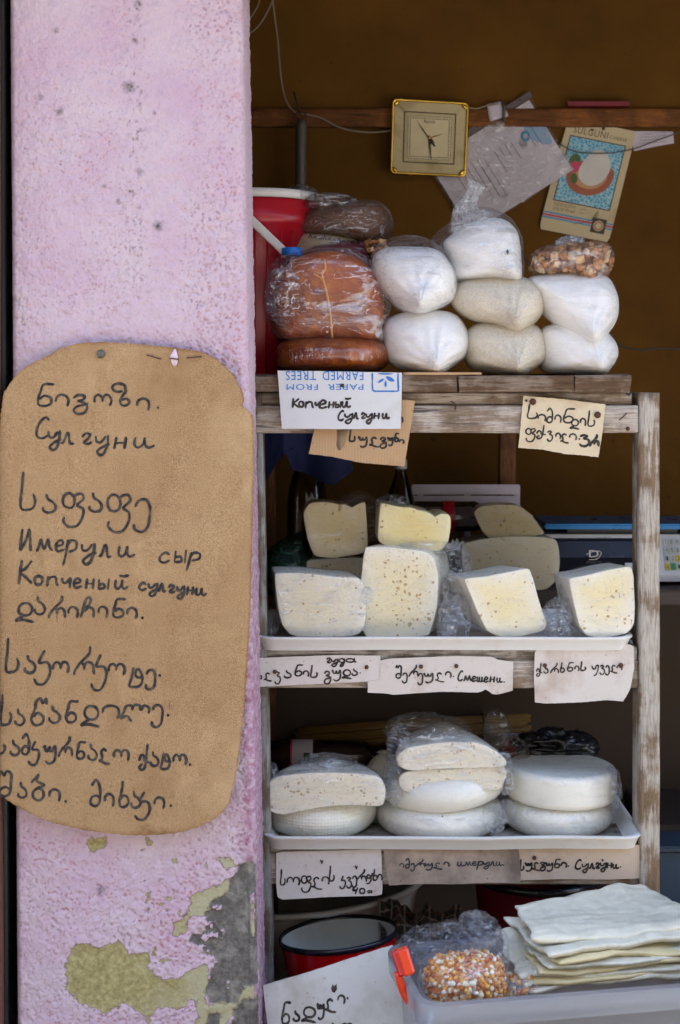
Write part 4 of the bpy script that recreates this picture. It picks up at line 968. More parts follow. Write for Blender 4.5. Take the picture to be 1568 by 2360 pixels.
def text_fit(s, conv, y, mat, parent, name='print', ys=None, lift=.0006, sy=None):
    """printed words set with the built-in font; their bounding box is mapped to u, v in 0..1 (v up)"""
    cu = bpy.data.curves.new('t', 'FONT'); cu.body = s; cu.size = 1; cu.resolution_u = 3; cu.space_character = 1.1
    o = bpy.data.objects.new('t', cu); C.objects.link(o); dg = bpy.context.evaluated_depsgraph_get(); ev = o.evaluated_get(dg); me = ev.to_mesh()
    V = np.array([tuple(v.co) for v in me.vertices]); F = [tuple(p.vertices) for p in me.polygons]; ev.to_mesh_clear()
    bpy.data.objects.remove(o); bpy.data.curves.remove(cu)
    if len(V) == 0: return None
    lo, hi = V.min(0), V.max(0)
    Q = np.array([conv((a-lo[0])/(hi[0]-lo[0]), (b-lo[1])/max(1e-6, hi[1]-lo[1])) for a, b, _ in V]); k = K(y); X = (Q[:, 0]-EX)*k; Z = EZ+(EY-Q[:, 1])*k; Y = np.full(len(X), y-lift)
    if ys: Y = Y+ys(X, Z)
    VV = np.stack([X, Y, Z], 1); Fo = []
    for f in F:
        a, b, c = VV[f[0]], VV[f[1]], VV[f[2]]; nrm = np.cross(b-a, c-a); Fo.append(f if nrm[1] < 0 else tuple(reversed(f)))
    return obj(name, VV, Fo, MT[mat], parent, smooth=False)
def quadmap(TL, TR, BR, BL):
    TL, TR, BR, BL = map(np.array, (TL, TR, BR, BL))
    return lambda u, v: tuple((1-v)*((1-u)*BL+u*BR)+v*((1-u)*TL+u*TR))
updown = lambda xl, xr, yt, yb: quadmap((xr, yb), (xl, yb), (xl, yt), (xr, yt))   # a word turned upside down
for s_, xl, xr, yt, yb in (('PAPER', 756, 838, 885, 898.5), ('FROM', 661, 733, 885, 898.5), ('FARMED', 744, 838, 855.5, 876), ('TREES', 659, 729, 855, 876)):
    text_fit(s_, updown(xl, xr, yt, yb), -.0245, 'ink_blue', pc, ys=ys2)
def strokes(name, parent, lines, w, y, ys, mat, sub=6):
    ge = Geo()
    for q, L in enumerate(lines): ge.add(*ribbon(catmull(L, sub) if len(L) > 2 else resample(L, 8, False), w, y, ys, q*.00002, q))
    return obj(name, ge.V, ge.F, MT[mat], parent, smooth=False)
strokes('print_frame', pc, [[cA(*p) for p in L] for L in ([(1037, 55), (1037, 120), (1040, 215), (1052, 236), (1080, 240)], [(1080, 240), (1180, 240), (1270, 240)], [(1270, 240), (1302, 236), (1306, 210), (1302, 130), (1302, 55)])], 3.6, -.0245, ys2, 'ink_blue')
ge = Geo()
for L in ([(1175, 120), (1188, 160), (1186, 185), (1174, 205), (1162, 185), (1162, 155)], [(1170, 82), (1215, 88), (1250, 108), (1272, 138), (1230, 142), (1195, 125)], [(1160, 108), (1150, 130), (1120, 150), (1088, 158), (1105, 130), (1135, 112)], [(1075, 52), (1260, 54), (1240, 66), (1180, 70), (1120, 68)]):
    ge.add(*flat(chaikin([cA(*p) for p in L], 2), -.0252, .0003, ys2))
obj('print_leaf', ge.V, ge.F, MT['ink_blue'], pc, smooth=False)
nail(*cA(730, 180), -.025, pc, 4.5)
# maize flour card
c4 = crop(1100, 900, 1701)
ys3 = bend(0, 1.2, 1300, 930, -.006)
mf = card('cream card with two lines of handwriting nailed to the right end of the top rail', ([(1207, 912), (1300, 920), (1396, 932)], [(1396, 932), (1390, 990), (1379, 1054)], [(1195, 1032), (1250, 1036), (1300, 1046), (1340, 1049), (1379, 1054)], [(1207, 912), (1201, 970), (1195, 1032)]), -.006, 'card_cream', ys3, .0018, 1.2, 8)
write('lettering', mf, [('სიმინდის', [(570, 640, 380, 42), (640, 692, 398), (695, 748, 408, 48), (750, 792, 408, 48), (798, 882, 408, 46), (850, 908, 432, 44), (915, 952, 428, 46), (965, 1012, 430, 46)], (385, 430), 42),
 ('ფქვილი.', [(560, 622, 488, 42), (630, 692, 490, 42), (700, 738, 500, 36), (755, 788, 514, 36), (785, 838, 526, 44), (845, 892, 520, 38), (904, 914, 516, 20)], (490, 520), 40), ('ვრ', [(910, 982, 530, 40), (978, 1036, 560, 36)], (530, 560), 38, 6.0)], -.006, ys3, c4, 3.9, seed=8)
nail(*c4(606, 272), -.007, mf, 8); nail(*c4(1028, 358), -.007, mf, 8); nail(*c4(564, 265), -.007, mf, 3, 'blackmetal')
# middle tier
cm = crop(620, 1600, 1300); c6 = crop(1100, 1600, 1701)
ys4 = bend(.4, .6, 730, 1530, -.002)
k1 = card('long white card with handwriting at the left end of the middle rail', ([(583, 1517), (680, 1513), (780, 1510), (877, 1511)], [(877, 1511), (877, 1569)], [(583, 1584), (700, 1578), (800, 1573), (877, 1569)], [(583, 1517), (583, 1584)]), -.002, 'card_white', ys4, .0015, .8, 10)
write('lettering', k1, [('ალვანის', [(55, 82, 224, 30), (93, 137, 224, 34), (155, 192, 222, 38), (210, 252, 216, 38), (268, 318, 206, 32), (320, 352, 210, 32), (362, 402, 214, 32)], (220, 212), 30), ('გუდა.', [(440, 482, 222, 42), (485, 540, 208, 36), (543, 596, 208, 36), (600, 634, 202, 34), (643, 653, 190, 20)], (215, 195), 32), ('гуда', [(453, 480, 130, 26), (478, 522, 132, 24), (525, 562, 130, 24), (565, 625, 128, 22)], (130, 128), 24)], -.002, ys4, cm, 4.0, seed=10)
nail(*cm(157, 183), -.003, k1, 5); nail(*cm(685, 156), -.003, k1, 5)
ys5 = bend(.5, 1.0, 1015, 1530, -.003)
k2 = card('pinkish white torn card with handwriting in the middle of the middle rail', ([(877, 1522), (897, 1518), (1050, 1512), (1138, 1514), (1143, 1520), (1183, 1525)], [(1183, 1525), (1182, 1591)], [(848, 1596), (892, 1598), (905, 1601), (1020, 1594), (1106, 1596), (1121, 1588), (1136, 1600), (1150, 1600), (1182, 1591)], [(877, 1522), (876, 1566), (848, 1570), (848, 1596)]), -.003, 'card_pink', ys5, .0015, .6, 11)
write('lettering', k2, [('შერეული.', [(853, 892, 218, 36), (890, 922, 222, 30), (930, 982, 208, 32), (980, 1012, 228, 34), (1013, 1072, 222, 32), (1080, 1130, 228, 38), (1140, 1172, 216, 32), (1180, 1190, 210, 20)], (215, 216), 32), ('Смешени.', [(1210, 1242, 234, 28), (1245, 1290, 236, 30), (1290, 1318, 238, 28), (1320, 1360, 240, 30), (1360, 1388, 242, 28), (1394, 1424, 242, 30), (1434, 1468, 244, 28), (1472, 1482, 242, 20)], (236, 244), 28)], -.003, ys5, cm, 3.9, seed=11)
nail(*cm(998, 153), -.005, k2, 5); nail(*cm(1202, 150), -.005, k2, 5)
ys6 = bend(.5, 2.0, 1330, 1520, -.004)
k3 = card('deep white card with curled corner and one line of handwriting below the right cheese', ([(1233, 1503), (1238, 1498), (1350, 1492), (1452, 1485), (1461, 1490)], [(1461, 1490), (1462, 1540), (1452, 1590), (1436, 1616)], [(1233, 1618), (1260, 1621), (1340, 1618), (1400, 1613), (1436, 1616)], [(1233, 1503), (1231, 1560), (1233, 1618)]), -.004, 'card_pink', ys6, .0015, .8, 12)
write('lettering', k3, [('ქარხნის', [(630, 668, 215, 40), (678, 708, 214, 38), (722, 775, 214, 32), (783, 815, 208, 30), (828, 874, 202, 28), (880, 908, 202, 32), (918, 952, 198, 27)], (212, 198), 32), ('ყველი', [(990, 1040, 205, 40), (1043, 1078, 198, 32), (1080, 1108, 200, 32), (1112, 1155, 202, 38), (1155, 1188, 195, 30)], (205, 195), 34)], -.004, ys6, c6, 3.4, seed=12)
nail(*c6(685, 165), -.005, k3, 5); nail(*c6(1180, 165), -.005, k3, 6)
# lower tier
cL = crop(660, 2100, 1620)
ys7 = bend(.2, .8, 760, 1980, -.001)
k4 = card('white card with rounded corners and the number 40 at the left of the lower rail', ([(637, 1966), (650, 1963), (760, 1961), (879, 1957)], [(879, 1957), (882, 2050), (880, 2061)], [(640, 2066), (650, 2073), (760, 2067), (868, 2064), (880, 2061)], [(637, 1966), (637, 2040), (640, 2066)]), -.001, 'card_white', ys7, .0015, .5, 13)
write('lettering', k4, [('სოფლის', [(68, 88, 182, 29), (95, 148, 184, 32), (153, 194, 178, 32), (194, 238, 188, 36), (238, 268, 180, 30), (268, 288, 166, 28)], (180, 168), 30), ('კვერცხი', [(310, 334, 176, 24), (338, 360, 176, 24), (360, 382, 172, 24), (378, 420, 168, 24), (418, 444, 162, 24), (444, 464, 163, 22), (466, 484, 162, 22)], (176, 160), 24), ('40თ', [(362, 388, 214, 17), (390, 414, 216, 17), (424, 442, 216, 11)], (212, 214), 18)], -.001, ys7, cL, 4.0, seed=13)
for p in ((235, 95), (376, 118)): obj('bent_nail', *tube([W(*cL(p[0]-3, p[1]-12), -.002), W(*cL(p[0]+2, p[1]), -.008), W(*cL(p[0]+5, p[1]-10), -.012)], 1.7*K(0)), MT['rust'], k4)
ys8 = bend(.2, .5, 1040, 1980, -.002)
k5 = card('stained grey card with faded handwriting in the middle of the lower rail', ([(884, 1958), (960, 1954), (1100, 1950), (1190, 1948), (1196, 1960)], [(1196, 1960), (1200, 2000), (1200, 2036)], [(897, 2041), (960, 2037), (1060, 2038), (1130, 2034), (1200, 2036)], [(884, 1958), (890, 2000), (897, 2041)]), -.002, 'card_stain', ys8, .003, 1.2, 14)
write('lettering', k5, [('იმერული.', [(555, 572, 112, 16), (578, 600, 114, 20), (600, 617, 112, 16), (618, 658, 110, 16), (655, 692, 110, 16), (693, 728, 112, 19), (735, 757, 108, 17), (758, 764, 104, 10)], (112, 106), 17), ('имерули.', [(790, 818, 106, 18), (820, 848, 105, 16), (850, 870, 104, 16), (868, 896, 104, 17), (894, 924, 104, 16), (922, 946, 104, 16), (948, 974, 104, 16), (976, 982, 102, 10)], (106, 103), 16)], -.002, ys8, cL, 3.4, 'ink_soft', seed=14)
ys9 = bend(.2, .4, 1330, 1980, .000)
k6 = card('clean tan cardboard card with handwriting at the right end of the lower rail', ([(1188, 1957), (1300, 1950), (1380, 1946), (1470, 1947), (1480, 1952)], [(1480, 1952), (1480, 2024)], [(1198, 2029), (1300, 2026), (1400, 2027), (1480, 2024)], [(1188, 1957), (1194, 1990), (1198, 2029)]), .000, 'card_tan', ys9, .003, .6, 15)
write('lettering', k6, [('სულგუნი.', [(1046, 1062, 122, 20), (1066, 1097, 112, 20), (1097, 1128, 116, 24), (1128, 1152, 110, 20), (1150, 1182, 112, 20), (1184, 1212, 112, 17), (1214, 1237, 112, 20), (1240, 1246, 106, 10)], (120, 110), 20), ('Сулгуни.', [(1270, 1298, 118, 19), (1298, 1327, 116, 20), (1328, 1352, 116, 20), (1354, 1372, 114, 20), (1372, 1400, 112, 20), (1400, 1422, 114, 20), (1424, 1450, 116, 18), (1453, 1459, 110, 10)], (118, 114), 20)], .000, ys9, cL, 4.0, seed=15)
nail(*cL(1105, 72), -.001, k6, 5); nail(*cL(1383, 82), -.001, k6, 2.5, 'blackmetal')
# dusty card leaning in front of the pan
YL = -.14
ysA = lambda X, Z: (Z-ZV(2180, YL))*.32+.0012*np.sin(X*40)
kb = card('dusty white cardboard card leaning in front of the red pan', ([(608, 2262), (700, 2237), (800, 2209), (905, 2179)], [(905, 2179), (935, 2260), (1010, 2460)], [(650, 2500), (760, 2490), (900, 2470), (1010, 2460)], [(608, 2262), (622, 2360), (650, 2500)]), YL, 'card_low', ysA, .003, .8, 16)
c7 = crop(600, 2050, 1150)
write('lettering', kb, [('ნადული.', [(300, 368, 1384, 68), (385, 432, 1364, 56), (443, 545, 1345, 66), (552, 606, 1312, 56), (605, 684, 1290, 60), (698, 748, 1258, 50), (760, 774, 1226, 20)], (1384, 1226), 60), ('|ჯო.', [(506, 514, 1460, 50), (645, 712, 1440, 50), (728, 802, 1424, 40), (818, 834, 1408, 20)], (1460, 1408), 50)], YL, ysA, c7, 5.0, seed=16)
obj('nail_hole', *flat([(764, 2266), (767, 2258), (771, 2262), (776, 2257), (777, 2268), (772, 2275), (766, 2273)], YL+.0015-.0025, .0006, ysA), MT['counter'], kb)
obj('bent_nail', *tube([W(764, 2272, YL-.004), W(770, 2262, YL-.010), W(776, 2274, YL-.006)], 2.0*K(YL)), MT['rust'], kb)
# ------------------------------------------------------------------ shapes for soft things
def blob(c, rx, ry, rz, amp=.2, scale=3.0, seed=0, n=44, m=26, ridged=True):
    R = []
    for a in np.linspace(-math.pi/2*.98, math.pi/2*.98, m):
        R.append([(math.cos(a)*math.cos(t), math.cos(a)*math.sin(t), math.sin(a)) for t in np.linspace(0, 2*math.pi, n, endpoint=False)])
    V, F = rings(R); V = np.array(V); nz = fbm(V*scale+seed*3.1, seed, 4, .55)
    f = 1+amp*((1-2.2*np.abs(nz)) if ridged else nz*1.6); V = V*f[:, None]*np.array([rx, ry, rz])
    return V+np.array(tuple(c)), F
def neck(P, rad, folds=7, fa=.28, n=42, tw=2.0):
    P = catmull(np.array([tuple(p) for p in P]), 8); rad = np.interp(np.linspace(0, 1, len(P)), np.linspace(0, 1, len(rad)), rad); R = []
    for i in range(len(P)):
        t = P[min(i+1, len(P)-1)]-P[max(i-1, 0)]; t /= np.linalg.norm(t); a = np.cross(t, [0, 1, 0]); a /= np.linalg.norm(a); b = np.cross(t, a); u = i/len(P)
        R.append([P[i]+rad[i]*(1+fa*math.sin(folds*q+tw*u*3)+.4*fa*math.sin(13*q+5*u))*(math.cos(q)*a+math.sin(q)*b) for q in np.linspace(0, 2*math.pi, n, endpoint=False)])
    return rings(R, True, False, True)
def proj(V):
    V = np.asarray(V, float); k = (D+V[:, 1])/D/S; return EX+V[:, 0]/k, EY-(V[:, 2]-EZ)/k
def snap(V, px, py, r=9, eps=.001):
    a, b = proj(V); d = np.hypot(a-px, b-py); m = d < r
    if not m.any(): m = d < d.min()+r
    return W(px, py, float(np.asarray(V)[m][:, 1].min())-eps)
def fly(V, px, py, parent_label):
    c = snap(V, px, py, 10, .002); o = thing('fly', tuple(c), parent_label, 'fly')
    obj('body', *blob(c, .0018, .0016, .0036, 0, 1, 0, 12, 8), MT['fly'], o)
    for s in (-1, 1):
        v, f = blob(np.array(c)+np.array([s*.0020, -.0006, -.002]), .0011, .0005, .0034, 0, 1, 0, 10, 6); obj('wing', polar(v, c, 'Y', s*.35), f, MT['wire_dark'], o)

# ------------------------------------------------------------------ things hung on the back wall
YW = YB-.004
ck = thing('wall_clock', tuple(W(988, 405, YW-.02)), 'square cream wall clock with gilt rim and corner clips', 'clock')
CY = YW-.034; ckm = quadmap((905, 227), (1081, 237), (1074, 408), (900, 400))
def sqr(h, r, n=7):
    L = []
    for (cx, cy, a0) in ((1-h-r, 1-h-r, 0), (h+r, 1-h-r, 90), (h+r, h+r, 180), (1-h-r, h+r, 270)):
        L += [(cx+r*math.cos(math.radians(a0+a)), cy+r*math.sin(math.radians(a0+a))) for a in np.linspace(0, 90, n)]
    return L
def ckring(h, r, y): return [tuple(W(*ckm(u, v), y)) for u, v in sqr(h, r)]
obj('case', *rings([ckring(.02, .04, YW-.012), ckring(.0, .05, YW-.016), ckring(.0, .05, CY+.004), ckring(.02, .05, CY)]), MT['clock_case'], ck, sharp=40)
v, f = tube(ckring(.012, .05, CY-.001)+ckring(.012, .05, CY-.001)[:2], 3.4*K(CY), 8, False); obj('gilt_rim', v, f, MT['gold'], ck)
dial = obj('dial', *rings([ckring(.205, .005, CY-.0006), ckring(.20, .008, CY-.0018)], True, False, True), MT['clock_dial'], ck, smooth=False)
v, f = tube(ckring(.165, .004, CY-.0008)+ckring(.165, .004, CY-.0008)[:2], 1.2*K(CY), 6, False); obj('dial_groove', v, f, MT['clock_line'], ck)
ge = Geo()
for h in (.212, .245):
    P = [ckm(u, v) for u, v in sqr(h, .003, 2)]; ge.add(*ribbon(resample(P+P[:1], 90, False), .9, CY-.0022))
for i in range(15):
    t = .24+.52*i/14
    for (a, b) in (((t, .212), (t, .245)), ((t, .755), (t, .788)), ((.212, t), (.245, t)), ((.755, t), (.788, t))): ge.add(*ribbon(np.array([ckm(*a), ckm(*b)]), .8, CY-.0022))
obj('minute_track', ge.V, ge.F, MT['clock_line'], dial, smooth=False); 
def hand(name, a, b, w, m, y): 
    a, b = np.array(a, float), np.array(b, float); d = (b-a)/np.linalg.norm(b-a); nn = np.array([-d[1], d[0]])
    obj(name, *flat([a+nn*w*.5, a-nn*w*.5, (a+b)/2-nn*w*.7, b-nn*w*.15, b+nn*w*.15, (a+b)/2+nn*w*.7], y, .0004), MT[m], dial)
hand('minute_hand', (989, 312), (994, 367), 3.2, 'clock_line', CY-.005); hand('hour_hand', (990, 318), (1003, 338), 6.5, 'clock_line', CY-.004)
hand('second_hand', (994, 326), (962, 279), 1.8, 'clock_line', CY-.006); hand('alarm_hand', (990, 318), (1020, 309), 1.8, 'print_red', CY-.0035)
obj('hub', *blob(W(990, 318, CY-.006), 3*K(CY), .002, 3*K(CY), 0, 1, 0, 14, 10), MT['gold'], dial)
for (u, v_) in ((.055, .055), (.945, .055), (.055, .945), (.945, .945)):
    c = W(*ckm(u, v_), CY-.002)
    vv, ff = blob(c, 9*K(CY), .004, 4.5*K(CY), 0, 1, 0, 16, 10); obj('corner_clip', polar(vv, c, 'Y', math.pi/4 if (u < .5) == (v_ < .5) else -math.pi/4), ff, MT['gold'], ck)
text_fit('Ajanta', quadmap((977, 275), (1003, 276), (1003, 287), (977, 286)), CY-.0018, 'clock_line', dial)

# paper in a clear sleeve
T, R_, Bq, Lq = (1222, 212), (1332, 388), (1085, 542), (975, 366); DY = YW-.012
dm = quadmap(T, R_, Bq, Lq)       # u: along the top edge T->R ; v: 1 at that edge
dc = thing('paper_sleeve', tuple(W(1150, 520, DY)), 'white printed sheet in a clear plastic sleeve pinned aslant beside the clock', 'document')
ysd = lambda X, Z: 0*X
def q3(u0, u1, v0, v1, m=dm): return [m(u0, v1), m(u1, v1), m(u1, v0), m(u0, v0)]
def dquad(u0, u1, v0, v1): a, b, c, d = q3(u0, u1, v0, v1); return quad4(a, b, c, d)
obj('sheet', *coons(*dquad(.07, .985, .02, .96), DY, ysd, .0006, 16, 16), MT['doc'], dc, sharp=50)
obj('binding_strip', *coons(*dquad(-.01, .055, 0, 1), DY-.0005, ysd, .0006, 8, 20), plain('grey_binding', lin(92, 84, 88), .4), dc, sharp=50)
obj('blue_corner', *flat(chaikin([dm(.20, .955), dm(.60, .955), dm(.62, .90), dm(.45, .80), dm(.28, .80), dm(.18, .88)], 2), DY-.0008, .0003, ysd), MT['print_pale'], dc, smooth=False)
v, f = tube([W(*(np.array((1213, 314))+9*np.array([math.cos(a), math.sin(a)])), DY-.002) for a in np.linspace(.6, 5.6, 18)], 3*K(DY)); obj('logo_ring', v, f, MT['print_blue'], dc)
ge = Geo(); rnd = random.Random(4)
for i in range(15):
    vv = .86-.05*i; u1 = rnd.uniform(.45, .95) if i % 4 else .60
    if i in (3, 8): continue
    a, b = dm(.36 if i < 4 else .34, vv), dm(.36+(u1-.36)*.9, vv); ge.add(*ribbon(resample([a, b], 6, False), 1.5 if i not in (10,) else 2.6, DY-.0012, ysd))
for i in range(4): ge.add(*ribbon(resample([dm(.40, .75-.012*i), dm(.5, .75-.012*i)], 4, False), 1.2, DY-.0012, ysd))
pr = obj('printed_lines', ge.V, ge.F, MT['print_grey'], dc, smooth=False); pr['kind'] = 'stuff'
obj('clear_sleeve', *coons(*dquad(.05, 1.0, 0, .985), DY-.004, lambda X, Z: .004*np.sin(X*30+Z*12)+.0015*np.sin(X*160-Z*90), .0002, 30, 30), film('document_sleeve', haze=.03, gl=.25, scale=26, rough=.12, stretch=(1, 1, 1)), dc)
obj('tape', *coons(*quad4((1122, 240), (1160, 232), (1172, 268), (1130, 280)), DY-.006, None, .0004, 6, 6, .8, 3), MT['label_white'], dc)
V, F = tube([W(1158, 232, DY-.008), W(1163, 250, DY-.012), W(1161, 280, DY-.009)], [.0035, .0045, .003]); obj('clip', V, F, MT['iron'], dc)
for q in range(3):
    vv = (.10, .5, .9)[q]; c = W(*dm(.022, vv), DY-.0025); obj('punch_hole', *blob(c, 2.2*K(DY), .0006, 2.2*K(DY), 0, 1, 0, 12, 6), MT['blackmetal'], dc)

# cheese poster
PY_ = YW-.006; pm = quadmap((1310, 272), (1467, 303), (1404, 559), (1242, 527)); ysp = lambda X, Z: 0*X
po = thing('cheese_poster', tuple(W(1323, 550, PY_)), 'cream poster of a cheese on a plate with pink and blue stripes', 'poster')
cor = lambda L: chaikin(L, 2, False)
obj('sheet', *coons([pm(.03, 1), pm(.5, 1), pm(.97, 1)], cor([pm(.97, 1), pm(1, .985), pm(1, .5), pm(1, .015), pm(.97, 0)]), [pm(.03, 0), pm(.5, 0), pm(.97, 0)], cor([pm(.03, 1), pm(0, .985), pm(0, .5), pm(0, .015), pm(.03, 0)]), PY_, ysp, .001, 20, 24), MT['poster'], po, sharp=50)
def patch(name, L, m, lift, k=0, s=po): return obj(name, *flat(chaikin([pm(*p) for p in L], k) if k else [pm(*p) for p in L], PY_-lift, .0003, ysp), MT[m], s, smooth=False)
patch('picture_border', [(.09, .27), (.09, .86), (.905, .86), (.905, .27)], 'print_brown', .0006)
pic = patch('picture', [(.105, .28), (.105, .85), (.89, .85), (.89, .28)], 'lace', .0010)
patch('plate', [(.16, .55), (.22, .42), (.40, .36), (.62, .37), (.80, .45), (.86, .60), (.75, .66), (.5, .68), (.25, .64)], 'print_red', .0014, 2, s=pic)
patch('plate_well', [(.24, .55), (.30, .46), (.45, .42), (.62, .43), (.74, .50), (.76, .58), (.6, .62), (.35, .62)], 'print_tan', .0018, 2, s=pic)
patch('cheese_print', [(.36, .50), (.48, .45), (.62, .46), (.74, .54), (.78, .66), (.66, .78), (.50, .78), (.38, .68), (.33, .58)], 'print_white', .0022, 2, s=pic)
patch('tomato_print', [(.20, .57), (.25, .54), (.33, .55), (.34, .62), (.26, .65), (.20, .62)], 'print_pink', .0025, 2, s=pic)
patch('greens_print', [(.16, .60), (.20, .57), (.28, .62), (.34, .66), (.26, .72), (.17, .68)], 'print_green', .0024, 2, s=pic)
patch('cucumber_print', [(.24, .50), (.29, .44), (.36, .46), (.34, .52), (.28, .55)], 'print_green', .0027, 2, s=pic)
for a, b, m in ((.152, .166, 'print_blue'), (.128, .145, 'print_pink'), (.108, .122, 'print_blue')): patch('stripe', [(.0, a), (.0, b), (.5, b), (1, b), (1, a), (.5, a)], m, .0007)
bdg = patch('badge', [(.70, .06), (.70, .19), (.90, .19), (.90, .06)], 'blackmetal', .0012)
patch('badge_seal', [(.80+.075*math.cos(t), .125+.048*math.sin(t)) for t in np.linspace(0, 2*math.pi, 16, endpoint=False)], 'print_tan', .0016, s=bdg)
patch('badge_seal_ring', [(.80+.05*math.cos(t), .125+.032*math.sin(t)) for t in np.linspace(0, 2*math.pi, 16, endpoint=False)], 'print_brown', .0019, s=bdg)
patch('badge_seal_centre', [(.80+.042*math.cos(t), .125+.027*math.sin(t)) for t in np.linspace(0, 2*math.pi, 16, endpoint=False)], 'poster', .0022, s=bdg)
sub = lambda u0, u1, v0, v1: (lambda u, v: pm(u0+(u1-u0)*u, v0+(v1-v0)*v))
text_fit('SULGUNI', sub(.12, .62, .885, .945), PY_, 'print_brown', po, ys=ysp); text_fit('CHEESE', sub(.65, .90, .892, .922), PY_, 'print_brown', po, ys=ysp)
text_fit('სულგუნი', sub(.12, .42, .225, .262), PY_, 'print_brown', po, ys=ysp); text_fit('СУЛГУНИ', sub(.12, .42, .19, .215), PY_, 'print_brown', po, ys=ysp)
text_fit('ყველი', sub(.50, .58, .232, .245), PY_, 'print_brown', po, ys=ysp); text_fit('СЫР', sub(.50, .56, .20, .213), PY_, 'print_brown', po, ys=ysp)
strokes('pen_scribble', po, [[(1378, 486), (1365, 505), (1372, 500), (1379, 488), (1376, 500), (1350, 512), (1318, 516)]], 1.0, PY_-.001, ysp, 'ink_soft')
nail(1391, 297, PY_-.002, po, 3.5, 'blackmetal'); nail(1366, 300, PY_-.002, po, 3, 'iron')

nt = card('small white paper note tucked behind the right edge of the cheese poster', ([(1452, 302), (1552, 303)], [(1552, 303), (1554, 330)], [(1462, 348), (1510, 338), (1554, 330)], [(1452, 302), (1462, 348)]), YW-.003, 'doc', None, .0006, .6, 30, name='paper_note', cat='note')
ge = Geo()
for i in range(4): ge.add(*ribbon(np.array([(1474+q*3, 310+i*7-q*.25+1.5*math.sin(q*2.1+i)) for q in range(22)]), .8, YW-.0034))
obj('handwriting', ge.V, ge.F, MT['print_grey'], nt, smooth=False)
def cable(label, L, y, r, m, name='cable', group=None, ys_=None):
    P = catmull([(a, b) for a, b in L], 8); V, F = tube([W(a, b, y if ys_ is None else ys_(a, b)) for a, b in P], r*K(y), 8); o = obj(name, V, F, MT[m]); return props(o, label, 'cable', group)
cable('white cable drooping along the back wall to the clock', [(627, -20), (632, 30), (640, 90), (648, 180), (660, 232), (680, 258), (705, 263), (740, 272), (790, 296), (850, 305), (903, 301)], YW-.026, 2.0, 'wire_white')
cable('thin pale wire looping down from the top left corner of the back wall', [(560, 78), (580, 74), (600, 55), (615, 30), (628, 2), (634, -20)], YW-.03, 1.6, 'wire_white', 'wire')
cable('thin pale wire hanging beside the pillar edge in the top corner', [(572, 50), (584, 32), (596, 10), (604, -20)], YW-.02, 1.3, 'wire_white', 'wire')
cable('short pale wire running from the clock to the paper sleeve', [(1076, 247), (1100, 250), (1125, 243), (1150, 240)], YW-.03, 1.7, 'wire_white', 'wire')
cable('thin grey string strung across the cheese poster', [(1290, 330), (1305, 340), (1335, 351), (1400, 353), (1460, 343), (1510, 325), (1580, 300)], YW-.02, 1.5, 'iron', 'string')
cable('black cable curving along the wall right of the flour bags', [(1380, 770), (1418, 790), (1440, 800), (1480, 806), (1530, 803), (1590, 806)], YW-.12, 2.2, 'wire_dark')
cable('short black cable dropping behind the tied flour bag', [(1192, 550), (1203, 578), (1215, 603), (1230, 620)], YW-.12, 2.0, 'wire_dark')
hr = thing('hanging_spring', tuple(W(695, 470, YW-.045)), 'grey metal rod hanging from a nail and hook on the wall', 'metal rod')
obj('rod', *tube([W(696, 276, YW-.045), W(695, 290, YW-.045), W(694, 380, YW-.045), W(692, 480, YW-.045)], [11*K(YW), 13*K(YW), 13*K(YW), 12.5*K(YW)], 14), MT['iron'], hr)
obj('hook', *tube([W(a, b, YW-.045) for a, b in catmull([(697, 282), (684, 274), (682, 264), (692, 258), (704, 262), (706, 272)], 6)], 2.2*K(YW)), MT['rust'], hr)
obj('nail', *tube([W(692, 264, YW-.04), W(686, 240, YW-.045), W(677, 211, YW-.05)], 2.0*K(YW)), MT['blackmetal'], hr)
rs = obj('red_strip', *boxg(XV(1303, YW), XV(1445, YW), YW-.035, YW-.012, ZV(250, YW), ZV(240, YW), .001), MT['dark_red']); props(rs, 'dark red flat strip lying on the wall batten above the poster', 'strip')

# ------------------------------------------------------------------ top tier
def sealed(name, label, cat, pts, y, depth, mat, film_m='film_bag', focus=None, tip=None, amp=.002, seed=0, fgrow=2.0, inner='contents', fpts=None, p=2.05, group=None, fname='bag', famp=.0035, k=2, tipd=.026):
    zb = max(q[1] for q in pts); xm = sum(q[0] for q in pts)/len(pts); o = thing(name, tuple(W(xm, zb, y)), label, cat, group)
    V, F = inflate(pts, y, depth, 120, 44, p, focus, k, 0, amp, 22, seed)
    def tipf(V):
        if tip:
            a, b = proj(V); d = np.hypot((a-tip[0])*1.1, (b-tip[1])*.9); fr_ = np.clip((y+.01-V[:, 1])/.03, 0, 1); V[:, 1] -= (tipd*1.3*np.exp(-(d/30)**1.5)+.0019*np.sin(np.arctan2(b-tip[1], a-tip[0])*17+seed+fbm(np.c_[a*.02, b*.02, a*0], seed, 2)*4)*np.exp(-(d/95)**2))*fr_
        return V
    V = tipf(np.array(V))
    if tip:
        rg = 1-2*np.abs(fbm(np.c_[V[:, 0]*14, V[:, 2]*60, V[:, 1]*14]+seed, seed+3, 3)); V[:, 1] -= .0009*rg*np.clip((y+.02-V[:, 1])/.03, 0, 1); V[:, 2] += .0006*rg
    obj(inner, V, F, MT[mat], o)
    if film_m:
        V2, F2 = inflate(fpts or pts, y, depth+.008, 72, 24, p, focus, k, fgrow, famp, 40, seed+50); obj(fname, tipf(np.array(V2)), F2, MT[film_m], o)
    return o, V
fb = 'clear bags of flour and grits stacked on the top shelf'
